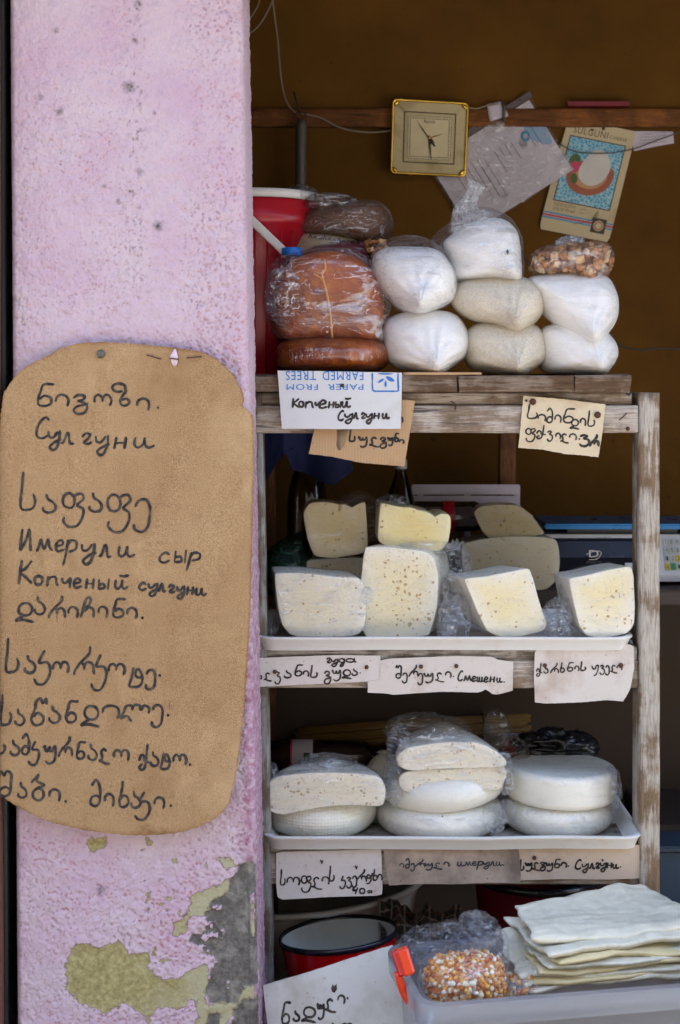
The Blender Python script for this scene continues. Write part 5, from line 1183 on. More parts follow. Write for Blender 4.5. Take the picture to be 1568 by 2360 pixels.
sealed('flour_bag', 'bag of white flour at the bottom of the stack beside the smoked cheese', 'flour bag', [(884, 800), (886, 745), (925, 722), (1000, 716), (1052, 728), (1079, 770), (1076, 815), (1045, 846), (1008, 866), (955, 860), (903, 842)], .075, .17, 'flour', 'film_thin', (1000, 815), (1005, 848), seed=1, group=fb)
_, Vt = sealed('flour_bag', 'bulging bag of white flour on top beside the smoked cheese, clear slack film above', 'flour bag', [(858, 620), (862, 590), (890, 572), (950, 570), (1005, 576), (1040, 610), (1053, 650), (1046, 690), (1012, 712), (966, 727), (920, 712), (890, 684), (866, 650)], .072, .17, 'flour', 'film_bag', (970, 670), (966, 705), seed=2, group=fb, fpts=[(854, 610), (868, 572), (905, 549), (950, 544), (1000, 560), (1038, 605), (1054, 650), (1047, 692), (1012, 714), (966, 730), (918, 714), (888, 684), (862, 650)])
sealed('grits_bag', 'bag of coarse maize grits at the bottom of the middle stack', 'grits bag', [(1068, 810), (1074, 765), (1108, 744), (1180, 742), (1236, 752), (1256, 790), (1252, 832), (1218, 860), (1190, 867), (1130, 862), (1083, 848)], .082, .16, 'grits', 'film_thin', (1180, 820), (1190, 850), seed=3, group=fb)
sealed('grits_bag', 'bag of coarse maize grits in the middle of its stack under the tied bag', 'grits bag', [(1041, 702), (1048, 660), (1088, 642), (1190, 638), (1240, 656), (1256, 690), (1247, 728), (1217, 756), (1184, 769), (1138, 752), (1078, 736)], .080, .16, 'grits', 'film_thin', (1175, 715), (1184, 748), seed=4, group=fb)
tb, Vtb = sealed('flour_bag', 'tied bag of white flour with a twisted plastic neck and a fly on it', 'flour bag', [(1040, 640), (1036, 600), (1022, 562), (1050, 536), (1100, 508), (1152, 504), (1188, 530), (1199, 580), (1199, 640), (1187, 653), (1130, 646), (1066, 648)], .085, .15, 'flour', 'film_bag', (1150, 620), (1184, 632), seed=5, group=fb, fpts=[(1038, 645), (1030, 605), (996, 558), (1030, 520), (1070, 492), (1105, 478), (1155, 492), (1194, 528), (1202, 580), (1201, 642), (1188, 656), (1130, 650), (1064, 652)], tipd=.018)
obj('twisted_neck', *neck([W(1090, 515, .085), W(1078, 490, .082), W(1083, 462, .08), W(1092, 440, .078), W(1100, 424, .078)], [46*K(.08), 26*K(.08), 12*K(.08), 14*K(.08), 19*K(.08)], 6, .34), MT['film_neck'], tb)
fly(Vtb, 1170, 579, 'small black fly sitting on the tied flour bag')
sealed('flour_bag', 'bag of white flour at the bottom right of the top shelf', 'flour bag', [(1238, 800), (1248, 757), (1300, 744), (1380, 753), (1416, 788), (1420, 822), (1402, 850), (1380, 865), (1300, 864), (1250, 854)], .085, .16, 'flour', 'film_thin', (1360, 820), (1380, 848), seed=6, group=fb)
sealed('flour_bag', 'bag of white flour with a pointed corner under the walnut bag', 'flour bag', [(1224, 668), (1218, 642), (1260, 630), (1340, 626), (1396, 638), (1421, 680), (1420, 732), (1396, 772), (1363, 802), (1320, 782), (1268, 742), (1244, 712)], .078, .17, 'flour', 'film_thin', (1352, 740), (1362, 780), seed=7, group=fb)
def heap(name, pts, y, depth, size, count, mat, parent, seed, p=2.2, flatn=.55, lowpoly=6):
    """small pieces spread over the front and top of a pillow-shaped heap"""
    V, F = inflate(pts, y, depth, 60, 24, p, None, 2); rnd = np.random.RandomState(seed); geo = Geo()
    tri = [f for f in F]; V = np.array(V); cen = np.array([V[list(f)].mean(0) for f in tri]); nr = []
    for f in tri:
        a, b, c = V[f[0]], V[f[1]], V[f[2]]; n_ = np.cross(b-a, c-a); nr.append(n_)
    nr = np.array(nr); ar = np.linalg.norm(nr, axis=1); keep = (cen[:, 1] < y+depth*.2); pr_ = ar*keep; pr_ /= pr_.sum()
    R0 = []
    for a in np.linspace(-math.pi/2*.9, math.pi/2*.9, 5): R0.append([(math.cos(a)*math.cos(t), math.cos(a)*math.sin(t), math.sin(a)) for t in np.linspace(0, 2*math.pi, lowpoly, endpoint=False)])
    BV, BF = rings(R0); BV = np.array(BV); mid = V.mean(0)
    for i in rnd.choice(len(tri), count, p=pr_):
        f = tri[i]; w = rnd.dirichlet(np.ones(len(f))); c = (V[list(f)]*w[:, None]).sum(0); c = c+(mid-c)*rnd.uniform(0, .16)
        s = size*rnd.uniform(.7, 1.3)*np.array([1, rnd.uniform(flatn, 1), rnd.uniform(flatn, .9)])
        M = np.array(Matrix.Rotation(rnd.uniform(0, 6.28), 3, 'X') @ Matrix.Rotation(rnd.uniform(0, 6.28), 3, 'Y') @ Matrix.Rotation(rnd.uniform(0, 6.28), 3, 'Z'))
        geo.add((BV*(1+.22*rnd.randn(len(BV), 1)*(lowpoly > 6))*s) @ M.T + c, BF)
    o = obj(name, geo.V, geo.F, MT[mat], parent); o['kind'] = 'stuff'; return o
wp = [(1224, 612), (1240, 585), (1300, 572), (1375, 566), (1402, 580), (1404, 618), (1388, 640), (1370, 660), (1346, 640), (1300, 628), (1232, 624)]
wb = thing('walnut_bag', tuple(W(1315, 640, .08)), 'clear bag of shelled walnuts lying on the right flour bags', 'walnut bag')
heap('walnut_pieces', wp, .08, .13, .0085, 260, 'walnut', wb, 3, flatn=.5, lowpoly=9)
obj('walnut_mass', *inflate(wp, .08, .10, 50, 16, 2.2, None, 2, -7, .003, 60, 4), plain('walnut_brown', lin(140, 92, 54), .6), wb)
obj('bag', *inflate([(1216, 612), (1228, 580), (1290, 560), (1380, 556), (1410, 570), (1410, 620), (1394, 644), (1371, 666), (1344, 646), (1296, 634), (1226, 632)], .08, .145, 64, 22, 2.2, None, 2, 0, .005, 45, 9), MT['film_bag'], wb)
obj('gathered_top', *blob(W(1316, 560, .08), 26*K(.08), .02, 12*K(.08), .5, 2.2, 8), MT['film_neck'], wb)

# smoked cheeses
sc_, V1 = sealed('smoked_cheese', 'large round smoked cheese standing upright in crinkled clear film', 'smoked cheese', [(640, 640), (680, 598), (745, 580), (810, 588), (858, 626), (884, 690), (884, 750), (862, 786), (800, 782), (720, 785), (650, 775), (632, 715)], .062, .085, 'smoked', 'film_smoke', None, None, .0015, 11, 5, 'cheese', [(622, 640), (640, 600), (700, 582), (750, 575), (815, 582), (862, 620), (892, 690), (890, 755), (868, 792), (800, 788), (700, 790), (640, 770), (616, 700)], 3.2, 'smoked cheeses', 'wrap', .007)
sm = [(747, 598), (750, 618), (742, 634), (748, 655), (756, 690), (762, 730), (766, 782)]
obj('seam', *tube([snap(V1, a, b, 12, -.0005) for a, b in catmull(sm, 5)], 3.0*K(.03)), MT['crease'], sc_)
obj('seam', *tube([snap(V1, a, b, 12, -.0005) for a, b in catmull([(748, 655), (738, 640), (722, 632)], 5)], 2.2*K(.03)), MT['crease'], sc_)
obj('loose_wrap', *blob(W(655, 680, .03), 34*K(.03), .018, 52*K(.03), .42, 2.6, 4), MT['film_smoke'], sc_)
_, V2 = sealed('smoked_cheese', 'flat round smoked cheese lying at the bottom by the printed carton', 'smoked cheese', [(637, 822), (645, 792), (700, 778), (790, 775), (865, 782), (896, 800), (898, 830), (870, 855), (780, 862), (690, 860), (645, 848)], .085, .20, 'smoked', 'film_tight', None, None, .0012, 12, 3, 'cheese', None, 2.1, 'smoked cheeses', 'wrap', .002)
sealed('smoked_cheese', 'orange smoked cheese half hidden behind the upright one', 'smoked cheese', [(622, 740), (628, 705), (660, 690), (720, 690), (770, 710), (760, 785), (660, 790), (632, 775)], .14, .08, 'smoked', 'film_smoke', None, None, .0015, 13, 3, 'cheese', None, 2.4, 'smoked cheeses', 'wrap', .004)
sd, V3 = sealed('seed_bag', 'brown bag of flax seed lying on top behind the smoked cheese', 'seed bag', [(688, 528), (698, 498), (725, 480), (775, 472), (832, 462), (880, 470), (904, 500), (906, 532), (892, 558), (868, 572), (820, 562), (760, 548), (706, 545)], .19, .12, 'seed', 'film_brown', None, None, .002, 14, 2, 'seed', None, 2.2, None, 'bag', .004)
obj('gathered_top', *blob(W(762, 468, .17), 46*K(.17), .025, 17*K(.14), .5, 2.4, 6), MT['film_brown'], sd)
obj('gathered_top', *blob(W(695, 448, .17), 30*K(.17), .02, 17*K(.17), .4, 2.2, 7), MT['film_dark'], sd)
nb_, V4 = sealed('nut_bag', 'pale bag with handwriting squeezed under the brown seed bag', 'nut bag', [(655, 590), (672, 558), (702, 536), (770, 540), (840, 556), (876, 562), (884, 595), (860, 612), (700, 615)], .20, .13, 'card_cream', 'film_brown', None, None, .003, 15, 2, 'contents', None, 2.2, None, 'bag', .004)
ge = Geo()
for i in range(12):
    a = 712+i*11; b = 548+i*1.3
    ge.add(*tube([snap(V4, a, b, 8, .002), snap(V4, a+4, b-8+(i % 3)*3, 8, .002), snap(V4, a+7, b+1, 8, .002)], 1.3*K(.1), 5))
obj('handwriting', ge.V, ge.F, MT['ink'], nb_)
heap('walnut_pieces', [(850, 560), (880, 556), (892, 570), (880, 584), (850, 580)], .12, .05, .007, 26, 'walnut', nb_, 5, flatn=.5, lowpoly=9)
sealed('paste_bag', 'dark red bag of fruit paste behind the upright smoked cheese', 'paste bag', [(690, 600), (716, 566), (790, 554), (862, 566), (886, 600), (880, 640), (700, 640)], .17, .10, 'dark_red', 'film_brown', None, None, .003, 16, 2, 'paste', None, 2.3, None, 'bag', .003)

# bucket and bottle at the left
bk = thing('red_bucket', tuple(W(585, 866, .24)), 'red plastic bucket with white rim behind the pillar edge', 'bucket')
cx = XV(590, .24); z0 = ZV(866, .0); z1 = ZV(470, .24); rb = 150*K(.24)
obj('body', *lathe([(rb*.80, z0), (rb*.82, z0+.004), (rb*.90, z0+.20), (rb*.965, z1-.05), (rb*.985, z1-.048), (rb*.985, z1-.03), (rb*.97, z1-.028), (rb*.985, z1-.002), (rb*.96, z1-.002), (rb*.80, z0+.01)], (cx, .24, 0), 72, cap0=True, cap1=True), MT['red_plastic'], bk)
for a in range(200, 345, 12):
    t = math.radians(a); obj('rib', *tube([(cx+math.cos(t)*rb*.825, .24+math.sin(t)*rb*.825, z0+.004), (cx+math.cos(t)*rb*.955, .24+math.sin(t)*rb*.955, z1-.06)], .0022, 6), MT['red_plastic'], bk)
obj('rim', *lathe([(rb*.985, z1-.001), (rb*1.03, z1-.001), (rb*1.04, z1+.005), (rb*1.03, z1+.014), (rb*.99, z1+.016), (rb*.95, z1+.012)], (cx, .24, 0), 72), MT['white_plastic'], bk)
obj('handle', *beam(W(560, 488, .10), W(668, 592, .105), np.array([.5, 0, .5])*.011, (0, .0025, 0), 20, .001, 0), MT['white_plastic'], bk)
bt = thing('bottle', tuple(W(673, 866, .15)), 'clear plastic bottle with a bright blue cap beside the red bucket', 'bottle')
BYY = .105; bx = XV(673, BYY); zc = ZV(589, BYY); u_ = K(BYY)
obj('body', *lathe([(.015, z0), (.018, z0+.004), (.018, zc-.07), (.018, zc-.03), (16*u_, zc-.012), (16*u_, zc)], (bx, BYY, 0), 36, cap0=True), MT['glass'], bt)
obj('cap', *lathe([(23*u_, zc-.001), (24*u_, zc), (24*u_, zc+15*u_), (21*u_, zc+18*u_), (.001, zc+18.5*u_)], (bx, BYY, 0), 40), MT['blue_plastic'], bt)
lc = obj('cardboard_liner', *coons(*quad4((930, 858), (1110, 858), (1110, 864), (930, 864)), -.018, None, .05, 12, 4, .6, 2), MT['card_brown']); props(lc, 'thin brown cardboard sheet under the flour bags on the top shelf', 'cardboard')
# ------------------------------------------------------------------ trays
def tray(name, label, x0, x1, y0, y1, zr, dep=.026, r=.035, droop=0.0, seed=0):
    o = thing(name, ((x0+x1)/2, (y0+y1)/2, zr-dep-.004), label, 'tray')
    def rr(inset, z, rad):
        L = []
        for (cx, cy, a0) in ((x1-inset-rad, y1-inset-rad, 0), (x0+inset+rad, y1-inset-rad, 90), (x0+inset+rad, y0+inset+rad, 180), (x1-inset-rad, y0+inset+rad, 270)):
            L += [(cx+rad*math.cos(math.radians(a0+a)), cy+rad*math.sin(math.radians(a0+a))) for a in np.linspace(0, 90, 8)]
        P = []
        for i in range(len(L)):
            a, b = np.array(L[i]), np.array(L[(i+1) % len(L)]); m = 10 if np.linalg.norm(b-a) > .1 else 1
            P += [a+(b-a)*t for t in np.linspace(0, 1, m, endpoint=False)]
        P = np.array(P); zz = np.full(len(P), z)+.0025*fbm(np.c_[P*5, P[:, :1]*0], seed, 2)
        return np.c_[P, zz]
    R = [rr(.012, zr-dep-.002, .022), rr(.004, zr-.006, .03), rr(.0, zr-.003, r), rr(.0, zr, r), rr(.003, zr+.0015, r), rr(.010, zr, .03), rr(.020, zr-dep+.006, .022), rr(.026, zr-dep, .018)]
    V, F = rings(R); obj('tray_body', V, F, MT['tray'], o, sharp=60)
    return o
ZM = ZV(1470, -.02); ZL = ZV(1930, -.02)
tray('serving_tray', 'white plastic tray carrying the cut cheeses on the middle shelf', XV(586, -.02), XV(1466, -.02), -.020, .30, ZM, .022, .035, seed=3)
tray('serving_tray', 'white plastic tray carrying the whole cheeses on the lower shelf', XV(604, -.02), XV(1487, -.02), -.022, .29, ZL, .022, .035, seed=5)
FM, FL = ZM-.022, ZL-.022     # tray floors

# ------------------------------------------------------------------ cut cheeses, middle tier
def cut(label, pts, y, depth, mat, back=(0, 0, 1), tilt=(0, 0), seed=0, k=1, rind=None, wrap='film_thin', wamp=.0025, jag=False, bev=.0022, prof=None, group=None, name='cheese_wedge', wgrow=2.0, n=150, amp=.0010):
    xm = sum(q[0] for q in pts)/len(pts); zb = max(q[1] for q in pts); o = thing(name, tuple(W(xm, zb, y+depth/2)), label, 'cheese', group)
    V, F = wedge(pts, y, depth, back, n, k, bev, tilt, 0, amp, 22, seed, prof); c = obj('cheese', V, F, MT[mat], o, sharp=28)
    cv = np.zeros(len(V)); 
    for i_, q_ in enumerate(CORE): cv[i_*n:(i_+1)*n] = q_
    cv[-2] = 1.0; a_t = c.data.attributes.new('core', 'FLOAT', 'POINT'); a_t.data.foreach_set('value', cv.astype(np.float32))
    if wrap:
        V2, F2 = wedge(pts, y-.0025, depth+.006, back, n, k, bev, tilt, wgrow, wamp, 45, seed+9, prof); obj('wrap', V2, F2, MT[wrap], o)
    return o, np.array(V)
def crumple(o, px, py, y, rx, rz, ry=.015, seed=0, m='film_crumple', amp=.55, name='gathered_wrap', sc=2.4):
    if m == 'film': m = 'film_crumple'
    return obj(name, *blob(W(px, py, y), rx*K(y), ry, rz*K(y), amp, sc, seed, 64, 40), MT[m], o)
cg = 'cut cheeses on the middle tray'
A_, _ = cut('white cut cheese in film at the front left of the middle tray', [(632, 1320), (700, 1321), (770, 1329), (826, 1331), (840, 1346), (844, 1375), (843, 1432), (834, 1456), (815, 1466), (760, 1469), (690, 1468), (668, 1462), (650, 1440), (640, 1395)], .015, .13, 'ch_white', (-20, 2, .97), (0, 0), 1, group=cg, wrap='film', wamp=.002)
crumple(A_, 846, 1372, .02, 10, 14, .012, 2); crumple(A_, 618, 1440, .06, 16, 28, .03, 3)
B_, _ = cut('tall cheese block with round holes in the centre of the middle tray', [(842, 1260), (900, 1261), (980, 1270), (1002, 1286), (1012, 1330), (1008, 1400), (990, 1466), (900, 1472), (846, 1470), (828, 1440), (832, 1340)], .045, .12, 'ch_holes', (44, 0, .96), (0, 0), 2, group=cg)
crumple(B_, 1048, 1330, .10, 30, 60, .03, 4); crumple(B_, 1030, 1440, .06, 18, 40, .02, 5)
C_, _ = cut('cream cheese wedge with small holes leaning left on the middle tray', [(1068, 1332), (1120, 1328), (1175, 1318), (1220, 1309), (1228, 1330), (1248, 1400), (1263, 1440), (1255, 1456), (1205, 1467), (1150, 1468), (1122, 1455), (1100, 1410), (1082, 1365)], .010, .12, 'ch_holes', (-44, 4, .92), (.10, 0), 3, group=cg, wamp=.002)
crumple(C_, 1048, 1430, .03, 26, 42, .03, 6); crumple(C_, 1285, 1430, .03, 26, 36, .025, 7); crumple(C_, 1045, 1360, .06, 18, 30, .02, 16)
D_, _ = cut('cream cheese wedge beside the right post on the middle tray', [(1310, 1332), (1350, 1326), (1400, 1314), (1455, 1304), (1463, 1330), (1465, 1400), (1463, 1442), (1445, 1463), (1390, 1471), (1352, 1466), (1334, 1440), (1322, 1390)], .000, .12, 'ch_holes', (-20, 4, .94), (.06, 0), 4, group=cg)
crumple(D_, 1302, 1400, .06, 12, 46, .03, 8)
E_, _ = cut('aged yellowish cheese piece with a notched top at the back left', [(698, 1182), (704, 1172), (714, 1158), (740, 1156), (765, 1158), (785, 1163), (800, 1161), (810, 1172), (820, 1164), (843, 1155), (846, 1200), (849, 1258), (838, 1276), (765, 1287), (724, 1282), (708, 1240)], .115, .10, 'ch_aged_shaded', (-6, 0, .95), (0, 0), 5, group=cg, wamp=.002)
F_, _ = cut('yellow cheese slab with dark nibbled top edge on the tall block', [(876, 1158), (900, 1164), (930, 1170), (945, 1168), (960, 1175), (985, 1180), (998, 1186), (1006, 1194), (1012, 1184), (1025, 1184), (1038, 1186), (1040, 1205), (1034, 1250), (1014, 1272), (940, 1264), (888, 1258), (870, 1246)], .085, .10, 'ch_yellow', (-8, -3, .97), (0, 0), 6, group=cg, wamp=.002)
crumple(F_, 985, 1262, .08, 50, 10, .01, 9); crumple(F_, 905, 1158, .12, 30, 14, .02, 17, 'film_dark', .4)
cut('low cheese slab under the aged piece at the back left', [(690, 1300), (715, 1290), (770, 1286), (838, 1284), (842, 1350), (700, 1360)], .16, .12, 'ch_white', (-30, 0, .95), (0, 0), 7, group=cg)
H_, _ = cut('broad pale cheese half behind the wedges near the scale', [(1064, 1262), (1080, 1250), (1130, 1240), (1200, 1237), (1268, 1240), (1286, 1256), (1289, 1310), (1276, 1345), (1240, 1362), (1150, 1360), (1080, 1358)], .44, .12, 'ch_shaded', (0, 0, .96), (0, 0), 8, group=cg, k=2)
cut('darker cheese slice lying on the broad pale half', [(1090, 1182), (1108, 1166), (1150, 1162), (1195, 1164), (1222, 1184), (1258, 1230), (1225, 1238), (1130, 1244), (1112, 1226)], .45, .09, 'ch_aged_shaded', (0, 0, .95), (0, 0), 9, group=cg)
o_, _ = sealed('green_bag', 'dark green plastic bag slumped in the left corner of the middle shelf', 'bag', [(588, 1350), (592, 1310), (625, 1262), (670, 1232), (710, 1230), (720, 1290), (690, 1360), (620, 1368)], .20, .14, 'film_green', None, None, None, .006, 21, 2, 'bag_skin')
o_, _ = sealed('white_bag', 'crumpled translucent white bag behind the back cheeses', 'bag', [(752, 1200), (775, 1150), (820, 1131), (862, 1142), (885, 1180), (885, 1240), (760, 1240)], .26, .12, 'film', None, None, None, .006, 22, 2, 'bag_skin')
obj('print_mark', *tube([W(838, 1196, .19), W(846, 1184, .19), W(840, 1206, .19), W(848, 1212, .19)], .0016, 6), MT['print_green'], o_)
def bottle(label, px, ptop, pbot, y, rb, rn, capm, m='glass_brown', hcap=22, base=None):
    x = XV(px, y); zt = ZV(ptop, y); zb = ZV(pbot, y) if base is None else base; h = zt-zb; o = thing('bottle', (x, y, zb), label, 'bottle')
    q = K(y)
    obj('glass', *lathe([(rb*q*.85, zb), (rb*q, zb+.006), (rb*q, zb+h*.55), (rb*q*.92, zb+h*.66), (rb*q*.55, zb+h*.82), (rn*q, zb+h*.90), (rn*q, zt-hcap*q*.5)], (x, y, 0), 40, cap0=True), MT[m], o)
    obj('cap', *lathe([(rn*q*1.15, zt-hcap*q), (rn*q*1.2, zt-hcap*q+.001), (rn*q*1.2, zt-.001), (rn*q, zt), (.0005, zt)], (x, y, 0), 24), MT[capm], o); return o
bottle('dim clear bottle with a red cap at the back left of the middle shelf', 708, 1012, 1340, .52, 46, 15, 'dark_red', base=1.116)
bottle('dim clear bottle with a white cap under the brown cardboard card', 924, 1058, 1320, .53, 36, 12, 'white_plastic', base=1.116)
lb = thing('bottle', tuple(W(1050, 1222, .50)), 'clear bottle with a red label lying beside the yellow cheese slab', 'bottle')
V, F = lathe([(.001, -.10), (.030, -.10), (.033, -.09), (.033, .04), (.02, .07), (.010, .09), (.010, .10), (.001, .10)], (0, 0, 0), 36, Matrix.Rotation(math.pi/2, 3, 'Y').to_quaternion()); lc_ = np.array(W(1052, 1190, .56)); obj('glass', V+lc_, F, MT['glass_brown'], lb)
V, F = lathe([(.0335, -.03), (.034, -.029), (.034, -.006), (.0335, -.005)], (0, 0, 0), 36, Matrix.Rotation(math.pi/2, 3, 'Y').to_quaternion()); obj('label_band', V+lc_, F, MT['red_plastic'], lb)
wc = thing('slatted_crate', tuple(W(1070, 1240, .62)), 'pale slatted crate side standing behind the back cheeses', 'crate')
for i in range(4): obj('slat', *boxg(XV(950, .62), XV(1196, .62), .62, .628, ZV(1117+i*26+23, .62), ZV(1117+i*26, .62), .002), MT['label_white'], wc)
for x_ in (962, 1070, 1184): obj('upright', *boxg(XV(x_, .64), XV(x_+14, .64), .629, .64, 1.116, ZV(1118, .62), .002), MT['label_white'], wc)
bc = thing('blue_cloth', tuple(W(700, 1130, .30)), 'dark blue cloth hanging under the top shelf at the left', 'cloth')
def cloth(name, top_, right_, bottom_, left_, y, mat, parent, amp=.02, fr=60, seed=0, th=.001, nu=40, nv=30, uv=None):
    def ys(X, Z):
        P = np.stack([X.ravel()*fr*.4, Z.ravel()*fr*.15, np.zeros(X.size)], 1); return (amp*fbm(P, seed, 3)).reshape(X.shape)+.3*amp*np.sin(X*fr)
    V, F = coons(top_, right_, bottom_, left_, y, ys, th, nu, nv, 1.0, seed); o = obj(name, V, F, MT[mat], parent)
    return o
cloth('fold', [(596, 985), (730, 985), (800, 985)], [(800, 985), (815, 1085), (770, 1118)], [(604, 1128), (622, 1100), (660, 1040), (675, 1085), (700, 1090), (740, 1110), (770, 1118)], [(596, 985), (600, 1128)], .30, 'blue_cloth', bc, .02, 70, 3)
# weighing scale on the counter
SYf = .50; sc0 = thing('weighing_scale', tuple(W(1440, 1330, SYf+.1)), 'pale blue electronic weighing scale with dark display behind the right post', 'scale')
xl_, xr_ = XV(1250, SYf), XV(1640, SYf); zb_, zt_ = 1.118, ZV(1232, SYf+.03)
secs = [(SYf, zb_+.006), (SYf-.002, zb_+.02), (SYf+.035, zt_), (SYf+.20, zt_), (SYf+.20, zb_+.006)]
obj('body', *rings([[(x, y, z) for y, z in secs] for x in (xl_, xl_+.004, xr_-.004, xr_)]), MT['scale_body'], sc0, smooth=False)
def face(px0, px1, t0, t1, lift=.0012):
    y_a, z_a = SYf-.002, zb_+.02; y_b, z_b = SYf+.035, zt_; n_ = np.array([-(z_b-z_a), (y_b-y_a)]); n_ /= np.linalg.norm(n_)
    f_ = lambda t: (y_a+(y_b-y_a)*t+n_[0]*lift, z_a+(z_b-z_a)*t+n_[1]*lift)
    (ya, za), (yb, zb2) = f_(t0), f_(t1); xa, xb = XV(px0, SYf+.01), XV(px1, SYf+.01)
    P = [(xa, ya, za), (xb, ya, za), (xb, yb, zb2), (xa, yb, zb2)]; Q = [(p[0], p[1]+.001*1, p[2]-.0005) for p in P]
    return P+Q, [(0, 1, 2, 3), (0, 4, 5, 1), (1, 5, 6, 2), (2, 6, 7, 3), (3, 7, 4, 0)]
dpn = obj('display_panel', *face(1264, 1480, .30, .90), MT['scale_dark'], sc0, smooth=False)
obj('display_panel', *face(1284, 1440, .02, .30), MT['scale_dark'], sc0, smooth=False)
obj('display_window', *face(1272, 1474, .42, .82, .0022), plain('smoked_window', (.012, .011, .022, 1), .3, spec=.3), dpn, smooth=False)
for r_ in range(4):
    for c_ in range(5):
        kq = obj('key', *face(1532+c_*13, 1543+c_*13, .72-r_*.20, .88-r_*.20, .003), MT['key_green' if (r_ == 3 and c_ == 1) else 'key_yellow' if (r_ == 3 and c_ == 0) or (r_ == 2 and c_ == 2) else 'key'], sc0, smooth=False)
        if c_ < 3:
            d_ = ('7', '8', '9', '4', '5', '6', '1', '2', '3', '0', 'C', '.')[r_*3+c_]; vv, ff = face(1535+c_*13, 1540+c_*13, .75-r_*.20, .85-r_*.20, .0042); vv = np.array(vv)
            def kc(u, v, vv=vv): p = vv[0]+(vv[1]-vv[0])*u+(vv[3]-vv[0])*v; a, b = proj(p[None]); return (a[0], b[0])
            text_fit(d_, kc, float(vv[0][1]), 'ink', kq, 'key_digit', lift=.002)
sl = lambda x0, x1, y0, y1: quadmap((x0, y0), (x1, y0), (x1, y1), (x0, y1))
text_fit('D', sl(1358, 1380, 1268, 1284), SYf-.002, 'print_white', sc0, 'logo'); strokes('logo_swash', sc0, [[(1352, 1278), (1364, 1272), (1380, 1270), (1386, 1276), (1376, 1288), (1358, 1290)]], 1.6, SYf-.004, None, 'print_white')
text_fit('DIGITAL', sl(1352, 1388, 1293, 1298), SYf-.003, 'print_grey', sc0, 'print'); text_fit('Capacity Max', sl(1405, 1440, 1281, 1286), SYf-.003, 'print_grey', sc0, 'print')
text_fit('WEIGHT (kg)', sl(1288, 1330, 1239, 1244), SYf+.025, 'print_grey', sc0, 'print'); text_fit('UNIT PRICE', sl(1374, 1408, 1237, 1242), SYf+.025, 'print_grey', sc0, 'print')
obj('plate', *boxg(XV(1256, SYf), xr_+.03, SYf+.01, SYf+.21, ZV(1220, SYf+.01), ZV(1208, SYf+.01), .004), MT['scale_blue'], sc0)
obj('plate_support', *boxg(xl_+.06, xr_-.06, SYf+.05, SYf+.17, zt_, ZV(1220, SYf+.01), .002), MT['blackmetal'], sc0)
for x_ in (xl_+.03, xr_-.03): obj('foot', *lathe([(.012, 1.1155), (.012, zb_+.007)], (x_, SYf+.03, 0), 16, cap0=True, cap1=True), MT['blackmetal'], sc0)

# ------------------------------------------------------------------ cheeses of the lower tier
lg = 'white cheeses on the lower tray'
def wheel(label, px, y, rv, z0, h, mat, edge=.4, flatness=.9, wrap='film_thin', seed=0, amp=.0016, dome=.004, sy=1.0, wamp=.0022, tilt=0.0):
    x = XV(px, y); r = rv*K(y); o = thing('round_cheese', (x, y, z0), label, 'cheese', lg); e = h*edge
    def prof(gr):
        L = [(.001, -gr)]
        L += [(r*.5, -gr*.6), (r-e, -gr*.6)]+[(r-e+(e+gr)*math.sin(a), e-(e+gr)*math.cos(a)) for a in np.linspace(.3, math.pi/2, 7)]
        L += [(r-e+(e+gr)*math.cos(a), h-e+(e+gr)*math.sin(a)) for a in np.linspace(.1, math.pi/2, 8)]
        L += [((r-e)*t, h+gr+dome*(1-t*t)) for t in (.8, .6, .4, .2, .01)]
        return L
    rot = Matrix.Rotation(tilt, 3, 'Y').to_quaternion()
    for nm, gr, mm, am, sd in (('cheese', 0, mat, amp, seed), ('wrap', .0022, wrap, wamp, seed+40)):
        if mm is None: continue
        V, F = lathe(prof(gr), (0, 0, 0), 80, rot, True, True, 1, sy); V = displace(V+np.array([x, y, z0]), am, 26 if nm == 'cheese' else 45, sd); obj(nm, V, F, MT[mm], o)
    return o, V
semi = lambda t: math.sqrt(max(.02, 1-(t*.97)**2))
wheel('round white cheese with cloth marks under the cut half at the left', 739, .115, 129, FL, .068, 'ch_weave', .48, seed=1, dome=.006)
P2, _ = cut('cut half of a white cheese with brownish pores on the left wheel', [(612, 1812), (645, 1790), (700, 1783), (760, 1781), (830, 1784), (872, 1792), (888, 1815), (886, 1845), (872, 1858), (800, 1856), (740, 1861), (690, 1870), (648, 1877), (614, 1864), (607, 1838)], .010, .115, 'ch_fine', (0, 0, 1.0), (0, 0), 31, k=2, prof=semi, group=lg, name='cheese_half', wrap='film_bag', wamp=.002)
crumple(P2, 752, 1758, .08, 48, 16, .03, 11, 'film_bag', .4); crumple(P2, 622, 1800, .05, 16, 30, .03, 12, 'film')
S1, VS1 = wheel('lowest wrapped white cheese of the middle stack on the lower tray', 1013, .120, 146, FL, .055, 'ch_smooth', .48, seed=2, wrap='film', tilt=-.02)
S2, VS2 = wheel('second wrapped white cheese from the bottom of the middle stack with a fly', 1024, .115, 141, FL+.052, .058, 'ch_smooth', .5, seed=3, tilt=-.09)
crumple(S1, 1140, 1886, .03, 20, 22, .02, 13, 'film')
fly(VS2, 1020, 1884, 'small black fly on the white cheese in the middle stack')
S3, _ = cut('thin cut half of white cheese, second from the top of the middle stack', [(922, 1790), (950, 1777), (1050, 1772), (1130, 1766), (1160, 1768), (1168, 1782), (1160, 1806), (1140, 1822), (1050, 1816), (990, 1820), (940, 1826), (922, 1812)], .025, .10, 'ch_fine', (0, 0, 1), (0, 0), 33, k=2, prof=semi, group=lg, name='cheese_half', wrap='film', wamp=.002)
